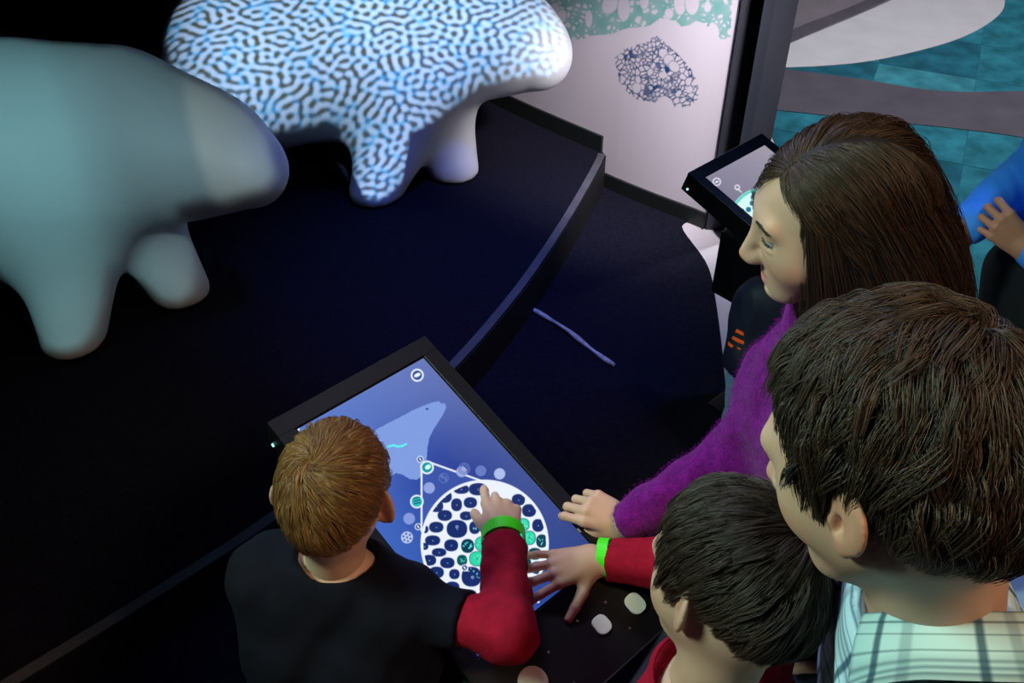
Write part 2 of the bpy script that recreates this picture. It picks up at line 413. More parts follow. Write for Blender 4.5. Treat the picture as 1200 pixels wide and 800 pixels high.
# projectors (real lamps): one throws the pattern, one a plain teal field, each masked to its sculpture
def projector(name, loc, tgt, V, F, size, power, radius, build, erode=.003, skip=None):
    o = spot(name, loc, tgt, power, (1, 1, 1), size, .02, radius); l = o.data
    bpy.context.view_layer.update(); Mi = np.array(o.matrix_world.inverted())
    bvh = BVHTree.FromPolygons([tuple(v) for v in V], [tuple(int(i) for i in q) for q in F])
    n = 150; tmax = math.tan(R(size/2)); g = np.linspace(-tmax, tmax, n); hit = np.zeros((n, n), bool)
    Mw = o.matrix_world.to_3x3(); O = o.location
    for i, u in enumerate(g):
        for j, v in enumerate(g):
            h = bvh.ray_cast(O, (Mw @ Vector((u, v, -1))).normalized())
            if h[0] is not None and (skip is None or not skip(h[0])): hit[i, j] = True
    lo = np.full(n, 2.); hi = np.full(n, -2.)
    for i in range(n):
        js = np.where(hit[i])[0]
        if len(js):
            # the longest run
            runs = np.split(js, np.where(np.diff(js) > 1)[0]+1); r = max(runs, key=len); lo[i] = g[r[0]]+erode; hi[i] = g[r[-1]]-erode
    cols = [i for i in range(n) if hi[i] > lo[i]]
    u0, u1 = g[cols[0]]+erode, g[cols[-1]]-erode
    l.use_nodes = True; nt = l.node_tree; N = nt.nodes; Lk = nt.links
    em = N['Emission']
    tc = N.new('ShaderNodeTexCoord'); sp = N.new('ShaderNodeSeparateXYZ'); Lk.new(tc.outputs['Normal'], sp.inputs[0])
    def mth(op, a, b=None):
        m = N.new('ShaderNodeMath'); m.operation = op
        for k, x in enumerate((a, b)):
            if x is None: continue
            if isinstance(x, (int, float)): m.inputs[k].default_value = x
            else: Lk.new(x, m.inputs[k])
        return m.outputs[0]
    nz = mth('ABSOLUTE', sp.outputs[2]); u = mth('DIVIDE', sp.outputs[0], nz); v = mth('DIVIDE', sp.outputs[1], nz)
    un = mth('DIVIDE', mth('ADD', u, tmax), 2*tmax)
    def curve(vals):                                            # a 32-stop table of v over u
        r = N.new('ShaderNodeValToRGB'); cr = r.color_ramp; cr.interpolation = 'LINEAR'
        xs = np.linspace(u0, u1, 30); ys = np.interp(xs, g[cols], vals[cols]); 
        for k in range(30):
            q = float((ys[k]+tmax)/(2*tmax)); ne = cr.elements.new(float((xs[k]+tmax)/(2*tmax))); ne.color = (q, q, q, 1)
        cr.elements.remove(cr.elements[0]); cr.elements.remove(cr.elements[-1])
        Lk.new(un, r.inputs[0]); sr = N.new('ShaderNodeSeparateColor'); Lk.new(r.outputs[0], sr.inputs[0])
        return mth('SUBTRACT', mth('MULTIPLY', sr.outputs[0], 2*tmax), tmax)
    def step(a, b):                                             # soft a > b
        m = mth('DIVIDE', mth('SUBTRACT', a, b), .004); r = N.new('ShaderNodeClamp'); Lk.new(m, r.inputs[0]); return r.outputs[0]
    mask = mth('MULTIPLY', mth('MULTIPLY', step(curve(hi), v), step(v, curve(lo))), mth('MULTIPLY', step(u, float(u0)), step(float(u1), u)))
    build(N, Lk, mth, u, v, un, mask, em)
    return o
def pattern(N, Lk, mth, u, v, un, mask, em):
    cb = N.new('ShaderNodeCombineXYZ'); Lk.new(mth('MULTIPLY', u, .68), cb.inputs[0]); Lk.new(v, cb.inputs[1])
    gb = N.new('ShaderNodeTexGabor'); gb.gabor_type = '2D'
    gb.inputs['Scale'].default_value = 42.; gb.inputs['Frequency'].default_value = 3.2; gb.inputs['Anisotropy'].default_value = 0.
    Lk.new(cb.outputs[0], gb.inputs['Vector'])
    r = N.new('ShaderNodeValToRGB'); e = r.color_ramp.elements
    e[0].position = .425; e[0].color = (.10, .092, .030, 1); e[1].position = .55; e[1].color = (.52, .70, 1., 1)
    a = r.color_ramp.elements.new(.452); a.color = (.03, .24, .65, 1); a = r.color_ramp.elements.new(.492); a.color = (.16, .58, 1., 1)
    Lk.new(gb.outputs['Value'], r.inputs[0]); Lk.new(r.outputs[0], em.inputs['Color']); Lk.new(mask, em.inputs['Strength'])
def plain(N, Lk, mth, u, v, un, mask, em):
    r = N.new('ShaderNodeValToRGB'); e = r.color_ramp.elements
    r.color_ramp.interpolation = 'EASE'
    for p_, c_ in RAMP1: 
        q = e.new(p_); q.color = c_
    e.remove(e[0]); e.remove(e[-1])
    Lk.new(un, r.inputs[0]); Lk.new(r.outputs[0], em.inputs['Color']); Lk.new(mask, em.inputs['Strength'])
RAMP1 = [(.02, (.24, .54, .57, 1)), (.535, (.24, .54, .57, 1)), (.565, (.215, .43, .46, 1)), (.60, (.20, .36, .39, 1)), (.668, (.20, .345, .375, 1)), (.675, (.36, .48, .47, 1)), (.98, (.36, .48, .47, 1))]
projector('pattern_projector', (.22, .75, 2.95), (-.55, 3.5, .6), V2, F2, 38, 700, .006, pattern, skip=lambda h: h.x > -.42 and h.z < .43)
projector('plain_projector', (-.62, .45, 2.55), (-1.5, 2.65, .6), V1, F1, 54, 190, .02, plain)

# ------------------------------------------------------------------ touch-screen kiosks
KY, KT = R(42.5), R(17); KC = np.array([-.106, 1.03, .959])
KX = np.array([math.cos(KY), math.sin(KY), 0]); _h = np.array([-math.sin(KY), math.cos(KY), 0])
KYv = _h*math.cos(KT)+np.array([0, 0, 1])*math.sin(KT); KN = np.cross(KX, KYv)
def kframe(c):
    m = Matrix.Identity(4)
    for i in range(3): m[i][0], m[i][1], m[i][2], m[i][3] = KX[i], KYv[i], KN[i], c[i]
    return m
def onk(px, py, h=0.):                                          # the point of the kiosk's face (or a plane h above) seen at a photo pixel
    r = ray(px, py); t = ((KC+KN*h-CAM)@KN)/(r@KN); return CAM+r*t
SWH, SHH = .134, .2385
def screen_raster(c, fn, nx, ny):
    X, Y = np.meshgrid(np.linspace(-SWH, SWH, nx), np.linspace(-SHH, SHH, ny), indexing='ij')
    V = c+X[..., None]*KX+Y[..., None]*KYv+KN*.0006
    V = V.reshape(-1, 3); q = V-CAM; d = q@FW
    col = fn(600+FPX*(q@RT)/d, 400-FPX*(q@UP)/d, X.ravel()/SWH, Y.ravel()/SHH)
    idx = np.arange(nx*ny).reshape(nx, ny)
    return V, np.stack([idx[:-1, :-1], idx[1:, :-1], idx[1:, 1:], idx[:-1, 1:]], -1).reshape(-1, 4), col
def srgb2lin(c): c = np.asarray(c, float)/255; return np.where(c <= .04045, c/12.92, ((c+.055)/1.055)**2.4)
def inpoly(pl, x, y):
    c = np.zeros(x.shape, bool); n = len(pl)
    for i in range(n):
        x0, y0 = pl[i]; x1, y1 = pl[(i+1) % n]
        c ^= ((y0 > y) != (y1 > y)) & (x < (x1-x0)*(y-y0)/(y1-y0+1e-9)+x0)
    return c
class Paint:
    def __init__(s, x, y, col): s.x, s.y, s.c = x, y, col
    def mix(s, k, rgb): k = np.clip(k, 0, 1)[:, None]; s.c = s.c*(1-k)+np.array(rgb, float)*k
    def disc(s, cx, cy, r, rgb, a=1.): s.mix(a*np.clip(r-np.hypot(s.x-cx, s.y-cy)+.5, 0, 1), rgb)
    def ell(s, cx, cy, rx, ry, rgb, a=1., soft=.7, rot=0.):
        dx, dy = s.x-cx, s.y-cy; c_, s_ = math.cos(rot), math.sin(rot); m = min(rx, ry)
        s.mix(a*np.clip((1-(np.abs((dx*c_+dy*s_)/rx)**2.3+np.abs((-dx*s_+dy*c_)/ry)**2.3)**(1/2.3))*m/soft+.5, 0, 1), rgb)
    def ring(s, cx, cy, r, w_, rgb): s.mix(w_/2-np.abs(np.hypot(s.x-cx, s.y-cy)-r)+.5, rgb)
    def line(s, ax, ay, bx, by, w_, rgb):
        d = np.array([bx-ax, by-ay], float); L2 = d@d; t = np.clip(((s.x-ax)*d[0]+(s.y-ay)*d[1])/L2, 0, 1)
        s.mix(w_/2-np.hypot(s.x-ax-t*d[0], s.y-ay-t*d[1])+.5, rgb)
    def poly(s, pl, rgb, a=1.): s.mix(a*inpoly(pl, s.x, s.y), rgb)
WHT = (236, 242, 255)
def paint_main(px, py, X, Y):
    u = ((X+1)/2)[:, None]; v = ((Y+1)/2)[:, None]
    tl, tr, bl, br = [np.array(c, float) for c in ((88, 122, 205), (104, 120, 186), (40, 84, 176), (44, 62, 128))]
    base = (tl*(1-u)+tr*u)*v+(bl*(1-u)+br*u)*(1-v); base = base-np.array([34, 36, 20])*(np.exp(-((u-.55)**2/.12+(v-.55)**2/.05)))  # corner ramp carries the viewing-angle glare, painted into the background
    g = Paint(px, py, base)
    bear = [(400, 540), (425, 515), (443, 502), (456, 495), (470, 488), (485, 480), (500, 473.5), (508, 471), (515, 470), (517, 472.5), (521.5, 472.5), (523, 477), (519, 486), (515, 492), (508, 503), (503, 513), (501, 524), (500, 537), (499, 548), (495, 557), (488, 562), (480, 561), (472, 556), (464, 554), (458, 558), (452, 566), (446, 580), (430, 585), (410, 570)]
    g.poly(bear, (126, 156, 224)); g.poly([(512, 552), (530, 545), (575, 560), (600, 575), (560, 580)], (64, 96, 178), .0)
    g.ell(500.5, 479, 1.6, 1.3, (60, 80, 130))
    for a, b in zip([(455, 523), (461, 521.5), (466, 523), (471, 522.5)], [(461, 521.5), (466, 523), (471, 522.5), (476, 520)]): g.line(*a, *b, 2.4, (90, 245, 240))
    g.ell(545, 528, 18, 12, (74, 88, 156), .25, 8)
    # opening triangle from the sample point to the enlarged circle
    g.poly([(494, 541), (503, 541), (570, 564), (500, 630), (494, 620)], (70, 96, 176), .55)
    g.line(494, 544, 494, 622, 2.2, WHT); g.line(502, 541, 572, 566, 2.2, WHT)
    cx, cy, r = 568, 637, 74
    g.disc(cx, cy, r, WHT); inside = np.hypot(px-cx, py-cy) < r-2
    keep = g.c.copy()
    q = lambda a, b: (460+a/4, 520+b/4)
    dk = (22, 44, 108); navy = [(300,285,28,33),(365,275,34,28),(245,335,37,28),(345,337,32,23),(205,390,37,28),(302,398,53,46),(385,392,28,33),(188,452,39,26),(275,475,36,31),(218,508,37,22),(257,557,37,28),(290,610,27,26),(370,622,51,51),(448,670,30,31),(280,672,37,30),(355,705,43,26),(430,724,34,16),(206,602,38,30),(172,545,36,28),(205,292,36,30),(245,247,36,32),(322,212,40,24),(400,212,46,32),(640,312,36,33),(682,382,30,33),(590,262,34,30),(648,640,30,18),(540,700,40,28),(490,728,30,20),(150,480,20,18),(152,400,18,20),(620,690,30,20),(470,300,34,30),(530,280,30,26),(540,360,30,30),(470,365,28,30)]
    for a, b, c_, d_ in navy:
        x_, y_ = q(a, b); g.ell(x_, y_, c_/4*.91, d_/4*.91, dk, 1., .9); g.disc(x_+.3, y_+.4, .8, (150, 170, 215), .8)
    for a, b in ((302, 388), (375, 625)):
        g.disc(*q(a, b), 2., (120, 140, 190))
    dots = [(700,455,27,31),(667,515,32,28),(628,560,22,28),(682,580,36,30),(578,330,24,28)]
    r_ = np.random.default_rng(2)
    def speck(x_, y_, rr, n, c_, s_=.65):
        for _ in range(n):
            t = r_.uniform(0, 6.28); k = rr*math.sqrt(r_.uniform(.05, .8)); g.disc(x_+k*math.cos(t), y_+k*math.sin(t), s_, c_)
    for a, b, c_, d_ in dots: x_, y_ = q(a, b); g.ell(x_, y_, c_/4, d_/4, (12, 66, 84), 1., .8); speck(x_, y_, 5.5, 6, (150, 250, 240))
    x_, y_ = q(352, 478); g.ell(x_, y_, 7.6, 8.2, (10, 60, 84), 1., .8)
    for k in range(16): t = r_.uniform(0, 6.28); rr = r_.uniform(2.6, 5.2); g.disc(x_+rr*math.cos(t), y_+rr*math.sin(t), .75, (90, 235, 235))
    x_, y_ = q(326, 545); g.ell(x_, y_, 6, 6.4, (10, 86, 90), 1., .8); speck(x_+1, y_, 4, 9, (80, 220, 200))
    for a, b, c_, d_ in [(418,468,31,33),(398,538,37,34),(450,597,30,34),(470,530,26,28),(612,378,29,29),(641,440,29,32),(610,488,25,24),(582,425,28,42),(440,418,22,24),(530,560,36,34),(540,470,36,34),(520,420,30,30)]:
        x_, y_ = q(a, b); g.ell(x_, y_, c_/4+.4, d_/4+.4, (20, 120, 120), 1., .8); g.ell(x_, y_, c_/4-.5, d_/4-.5, (44, 216, 172), 1., .8); speck(x_, y_, c_/4*.8, 9, (180, 255, 230), .5); g.disc(x_, y_, .9, (20, 130, 110))
    for a, b, m_ in ((385, 405, 5), (370, 590, 5), (400, 615, 5)): speck(*q(a, b), 4., m_, (110, 235, 225), .6)
    g.c = np.where(inside[:, None], g.c, keep)
    m2 = np.hypot(px-cx, py-cy) > r+.5; g.c = np.where(m2[:, None], keep, g.c); g.ring(cx, cy, 73.6, 3.2, WHT)
    # round icons
    lav = (158, 172, 224)
    g.disc(500.5, 547.5, 8, WHT); g.disc(500.5, 547.5, 6, (24, 150, 160)); g.ell(501.5, 547, 3.6, 2.6, (205, 255, 240), 1, .7, -.5)
    g.disc(541, 552.5, 6.4, lav); 
    for rr in (2.2, 4.4): g.ring(544, 549, rr+2, 1.1, (104, 122, 190))
    g.disc(563.5, 551.5, 6.4, (104, 122, 196)); g.disc(585.5, 555, 6.6, (176, 190, 236)); g.disc(503, 571.5, 6.6, (146, 164, 226))
    g.ring(520, 560, 5.4, 1.4, (86, 108, 186)); g.ell(518, 558, 3, 2, (92, 114, 190), 1, .7, .8); g.ell(522.5, 561, 1.5, 3, (92, 114, 190), 1, .7)
    g.disc(488.5, 587.5, 8, WHT); g.disc(488.5, 587.5, 6.2, (40, 190, 190))
    for k in (-3, 0, 3): g.line(485+k*.2, 587+k, 492+k*.2, 585.5+k, 1.5, (16, 96, 120))
    g.disc(479.5, 607.5, 6.8, (132, 152, 220)); g.disc(477, 629.5, 7, (190, 204, 240))
    for a in range(6): g.disc(477+4.4*math.cos(a*1.047+.3), 629.5+4.4*math.sin(a*1.047+.3), 1.3, (70, 100, 180))
    g.disc(477, 629.5, 1.3, (70, 100, 180))
    for x_, y_ in ((492.5, 538), (490, 617), (544.5, 665), (628, 702)):
        g.poly([(x_, y_), (x_+4.2, y_), (x_+4.2, y_+4.4), (x_, y_+4.)], WHT) if y_ > 650 else None
        g.disc(x_, y_, 4., WHT); g.disc(x_, y_, 2.9, (34, 58, 128)); g.ell(x_, y_, 1.9, .9, WHT, 1, .6, .9)
    g.disc(489, 439.5, 7.6, WHT); g.disc(489, 439.5, 5.6, (52, 84, 150)); g.ell(489, 439.3, 3.9, 2.1, WHT, 1, .7, -.45)
    g.disc(349, 503, 2.2, (235, 245, 255))
    return srgb2lin(np.clip(g.c, 0, 255))
def paint_far(px, py, X, Y):
    u = ((X+1)/2)[:, None]; v = ((Y+1)/2)[:, None]
    base = np.array([122, 118, 140])*(1-u)+np.array([150, 144, 160])*u+(v-.5)*24
    g = Paint(px, py, base); g.disc(840, 213, 5., (228, 226, 236)); g.disc(840, 213, 3.4, (120, 116, 138)); g.ell(840, 213, 2.4, 1.2, (228, 226, 236), 1, .6, -.4)
    g.ring(864, 219.5, 2.6, 1.3, (235, 235, 242)); g.line(864, 221, 869, 225, 1.2, (235, 235, 242))
    g.disc(893, 258, 38, (214, 250, 246)); g.ring(893, 258, 36, 3, (96, 214, 200))
    r_ = np.random.default_rng(4)
    for _ in range(60):
        t = r_.uniform(0, 6.28); k = 33*math.sqrt(r_.uniform(0, 1)); g.ell(893+k*math.cos(t), 258+k*math.sin(t), 3, 3, (44, 120, 150))
    return srgb2lin(np.clip(g.c, 0, 255))
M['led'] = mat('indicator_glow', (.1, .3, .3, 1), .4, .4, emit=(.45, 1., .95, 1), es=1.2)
def kiosk(label, c, paint, nx, ny, body_z):
    t = thing('touch_screen_kiosk', label, 'kiosk', (c[0]+.03, c[1]-.03, 0)); K = kframe(c)
    x0, x1, y0, y1 = -.168, .166, -.385, .276
    # shell: a thick slab; its face is a frame round the glass
    bm_obj('shell', prism(rect(x0, x1, y0, y1), -.058, -.006, K), M['black'], t, bevel=.003)
    for nm, rr in (('bezel', rect(x0, x1, SHH+.003, y1)), ('bezel', rect(x0, -SWH-.003, -SHH-.003, SHH+.003)), ('bezel', rect(SWH+.003, x1, -SHH-.003, SHH+.003))):
        bm_obj(nm, prism(rr, -.006, .003, K), M['bezel'], t, bevel=.0008, seg=1)
    bm_obj('control_panel', prism(rect(x0, x1, y0, -SHH-.003), -.006, .003, K), M['black'], t, bevel=.001, seg=1)
    d = bm_obj('display', prism(rect(-SWH-.003, SWH+.003, -SHH-.003, SHH+.003), -.008, -.0002, K), M['gap'], t)
    V, F, col = screen_raster(c, paint, nx, ny); raw('picture', V, F, M['screen'], d, col=col)
    for (bx, by, w_, h_, r_) in ((.121, -.329, .030, .034, .012), (.052, -.320, .028, .030, .011), (-.094, -.318, .046, .046, .022)):
        b = bm_obj('button', prism(rrect(bx, by, w_, h_, r_), .002, .007, K), M['button'], t, bevel=.0012, seg=2)
    for sx, sy in ((.083, -.298), (.14, -.352), (.025, -.292), (.085, -.352), (.155, -.322), (-.045, -.300), (-.14, -.300), (-.045, -.358)):
        bm_obj('screw', prism(disc(sx, sy, .0021, 10), .0025, .0042, K), M['screw'], t)
    side = K @ Matrix(((0, 0, -1, x0), (1, 0, 0, 0), (0, 1, 0, 0), (0, 0, 0, 1)))
    for sy in (.256, -.252):
        bm_obj('side_screw', prism(disc(sy, -.042, .0055, 14), -.001, .0015, side), M['screw'], t)
        bm_obj('indicator_light', prism(disc(sy, -.042, .0032, 12), .0012, .0030, side), M['led'], t)  # small disc on the side screw that emits teal
    # pedestal: a box under the slab, then a post on a floor plate
    F0 = Matrix.Translation((c[0], c[1], 0)) @ Matrix.Rotation(KY, 4, 'Z')
    bm_obj('pedestal', prism(rect(-.105, .13, -.17, .17), body_z, c[2]-.09, F0), M['black'], t, bevel=.004)
    bm_obj('post', prism(rect(-.02, .10, -.12, .10), .016, body_z, F0), M['black'], t, bevel=.004)
    bm_obj('floor_plate', prism(rect(-.06, .14, -.16, .14), .006, .016, F0), M['black'], t, bevel=.003)
    return t
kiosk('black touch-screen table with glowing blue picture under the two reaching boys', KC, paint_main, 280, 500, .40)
ray0 = P(806, 203, 2.55)
KC2 = ray0+.168*KX-.276*KYv
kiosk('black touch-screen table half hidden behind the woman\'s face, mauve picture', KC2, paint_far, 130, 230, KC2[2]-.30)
# a flat grey strip lying on the low floor
a, b = G(624, 362, .008), G(720, 428, .008)
mid = spline([a, a*.6+b*.4+np.array([.006, .004, .004]), a*.25+b*.75, b], 14); dd = (b-a)[:2]/np.linalg.norm((b-a)[:2]); nn = np.array([-dd[1], dd[0], 0])
vv = []; ff = []
for i, m_ in enumerate(mid):
    wd = .011+.003*math.sin(i*1.3)
    for s_, z_ in ((-1, 0), (-.4, .006), (.5, .004), (1, 0), (0, -.0015)): vv.append(m_+nn*wd*s_+np.array([0, 0, z_]))
for i in range(len(mid)-1):
    for k in range(5): ff.append((i*5+k, i*5+(k+1) % 5, (i+1)*5+(k+1) % 5, (i+1)*5+k))
ff += [tuple(range(5)), tuple((len(mid)-1)*5+k for k in range(4, -1, -1))]
o = raw('floor_strip', vv, ff, M['strip'], sm=True); o['label'] = 'thin grey strip lying on the dark low floor beside the step'; o['category'] = 'strip'

# ------------------------------------------------------------------ people
def unit(v): v = np.asarray(v, float); return v/np.linalg.norm(v)
def rot(heading, pitch=0., roll=0.):
    """columns: forward, left, up; pitch looks down, roll tips the crown to the figure's right"""
    return np.array((Matrix.Rotation(R(heading), 3, 'Z') @ Matrix.Rotation(R(pitch), 3, 'Y') @ Matrix.Rotation(R(roll), 3, 'X')))
class Head:
    """a head in its own frame: x forward, y left, z up, origin between the ears (metres of an adult, scaled by s)"""
    def __init__(h, c, Rm, s, child=False, female=False, neck=None, neck_r=.056, mouth_open=0., ear=1.):
        h.c, h.R, h.s = np.asarray(c, float), Rm, s
        cr = (.100, .079, .092) if child else (.098, .077, .090)
        j = .88 if child else (.93 if female else 1.)
        skull = U(.03, ell((-.014, 0, .034), cr), ell((-.045, 0, .0), (.068, .062, .075)))
        face = U(.03, ell((.028, 0, -.006), (.066, .061, .084)), rc((0, .050*j, -.046*j), (.058, .017, -.098*j), .021, .018), rc((0, -.050*j, -.046*j), (.058, -.017, -.098*j), .021, .018),
                 ell((.068, 0, -.100*j), (.020, .022, .017)), ell((.052, .036, -.032), (.030, .028, .032)), ell((.052, -.036, -.032), (.030, .028, .032)))
        f = U(.035, skull, face)
        f = U(.02, f, rc((.083, -.036, .024), (.083, .036, .024), .010, .010))
        for y in (.031, -.031): f = SUB(.016, f, ell((.099, y, .002), (.013, .018, .011)))
        nl = .8 if child else .82 if female else 1.
        f = U(.014, f, rc((.090, 0, .012), (.090+.027*nl, 0, -.034), .0075, .0115*nl))
        f = U(.010, f, ell((.102, .0125*nl, -.039), (.012, .0085*nl, .009)), ell((.102, -.0125*nl, -.039), (.012, .0085*nl, .009)))
        for y in (.006, -.006): f = SUB(.004, f, ell((.106, y, -.047), (.005, .003, .004)))
        for y in (.031, -.031): f = U(.004, f, ell((.0795, y, .0112), (.0135, .0155, .0075)), ell((.0790, y, -.0088), (.0125, .0145, .0062)))
        mo = mouth_open
        f = U(.022, f, ell((.060, 0, -.064), (.027, .034, .032)))
        f = U(.005, f, ell((.0845, 0, -.0650), (.0088, .0215, .0056)), ell((.0835, 0, -.0765-mo), (.0090, .0185, .0064)))
        if mo: f = SUB(.004, f, ell((.094, 0, -.0705-mo*.5), (.012, .015, .0018+mo*.45)))
        f = SUB(.008, f, ell((.0925, 0, -.0885-mo), (.008, .02, .004)))
        h.skull = f                                             # no ears, no neck: the hair sits on this
        h.f = f
        for sd in (1, -1):
            E = np.array(Matrix.Rotation(R(-14), 3, 'Y') @ Matrix.Rotation(R((-6 if female else -48 if child else -22)*sd), 3, 'Z')); ec = np.array([-.006, (.071 if female else .078)*sd, -.008])
            o = lambda x, y, z: ec+E@np.array([x, y*sd, z])
            pin = U(.006, ell(o(-.006, .006, .004), (.021*ear, .0065, .031*ear), E), ell(o(.001, .003, -.024), (.011, .006, .013), E))
            pin = SUB(.003, pin, ell(o(-.003, .0150, .006), (.0150*ear, .0066, .0225*ear), E)); pin = U(.004, pin, rc(o(-.011, .0075, -.006), o(-.006, .0085, .014), .0030, .0026)); pin = SUB(.003, pin, ell(o(.0025, .0120, -.004), (.0070, .0100, .0100), E))
            pin = U(.005, pin, ell(o(.010, .006, -.004), (.004, .005, .007), E))
            h.f = U(.007, h.f, pin)
        h.neck = None if neck is None else (np.asarray(neck, float)-h.c)@h.R/h.s
        if h.neck is not None:
            h.f = U(.035, h.f, rc((-.030, 0, -.045), h.neck, neck_r*.95, neck_r*1.06))
        h.mesh_lo = None
        # table of the scalp radius by direction
        h.o = np.array([-.008, 0, .02]); na, ne = 120, 60
        az = np.linspace(-np.pi, np.pi, na); el = np.linspace(-np.pi/2, np.pi/2, ne); A, Ee = np.meshgrid(az, el, indexing='ij')
        D = np.stack([np.cos(Ee)*np.cos(A), np.cos(Ee)*np.sin(A), np.sin(Ee)], -1).reshape(-1, 3); lo = np.full(len(D), .02); hi = np.full(len(D), .16)
        for _ in range(14):
            m = (lo+hi)/2; ins = h.skull((h.o+D*m[:, None]).astype(F4)) < 0; lo = np.where(ins, m, lo); hi = np.where(ins, hi, m)
        h.tab = ((lo+hi)/2).reshape(na, ne)
    def world(h, p): return h.c+(np.asarray(p)*h.s)@h.R.T
    def rad(h, D):
        na, ne = h.tab.shape; a = (np.arctan2(D[:, 1], D[:, 0])+np.pi)/(2*np.pi)*(na-1); e = (np.arcsin(np.clip(D[:, 2], -1, 1))+np.pi/2)/np.pi*(ne-1)
        a0 = np.clip(a.astype(int), 0, na-2); e0 = np.clip(e.astype(int), 0, ne-2); fa, fe = a-a0, e-e0; t = h.tab
        return (t[a0, e0]*(1-fa)+t[a0+1, e0]*fa)*(1-fe)+(t[a0, e0+1]*(1-fa)+t[a0+1, e0+1]*fa)*fe
    def mesh(h, res, tone, lips=(.45, .13, .12), zcut=None):
        f = LOC(h.f, h.c, h.R, h.s)
        pts = [h.world((x, y, z)) for x in (-.14, .15) for y in (-.12, .12) for z in (-.14, .15)]
        if h.neck is not None: pts += [h.world(h.neck)+np.array(d)*.09 for d in ((1, 1, .1), (-1, -1, -.2))]
        lo = np.min(pts, 0); hi = np.max(pts, 0)
        V, F = nets(f, lo, hi, res, 1)
        L = (V-h.c)@h.R/h.s; C = np.tile(np.array(tone, float), (len(V), 1))
        def tint(cx, cy, cz, rx, ry, rz, col, k):
            d = np.sqrt(((L[:, 0]-cx)/rx)**2+((np.abs(L[:, 1])-cy)/ry)**2+((L[:, 2]-cz)/rz)**2); w_ = (k*np.clip((1.2-d)/.4, 0, 1))[:, None]; C[:] = C*(1-w_)+np.array(col)*w_
        tint(.093, 0, -.0650, .02, .0205, .0052, lips, .75); tint(.092, 0, -.0775, .02, .0178, .006, lips, .75)
        tint(.06, .045, -.035, .03, .025, .022, np.array(tone)*np.array([1.0, .72, .68]), .5)
        tint(.115, 0, -.036, .02, .014, .012, np.array(tone)*np.array([1., .74, .7]), .5)
        tint(-.006, .088, -.008, .03, .014, .036, np.array(tone)*np.array([1., .66, .6]), .5)
        return V, F, C
    def eyes(h, parent, iris):
        for y in (.031, -.031):
            bm = bmesh.new(); bmesh.ops.create_uvsphere(bm, u_segments=20, v_segments=14, radius=.0122*h.s); v = np.array([x.co[:] for x in bm.verts]); f = [[x.index for x in q.verts] for q in bm.faces]; bm.free()
            d = v/np.linalg.norm(v, axis=1)[:, None]; g = unit((.93, 0, -.38)); a = np.degrees(np.arccos(np.clip(d@g, -1, 1)))
            col = np.tile(np.array([.36, .36, .38]), (len(v), 1)); col[a < 38] = iris; col[a < 17] = (.005, .005, .006)
            raw('eye', h.world((.0785, y, .002))+v@h.R.T, f, M['eye'], parent, True, col)

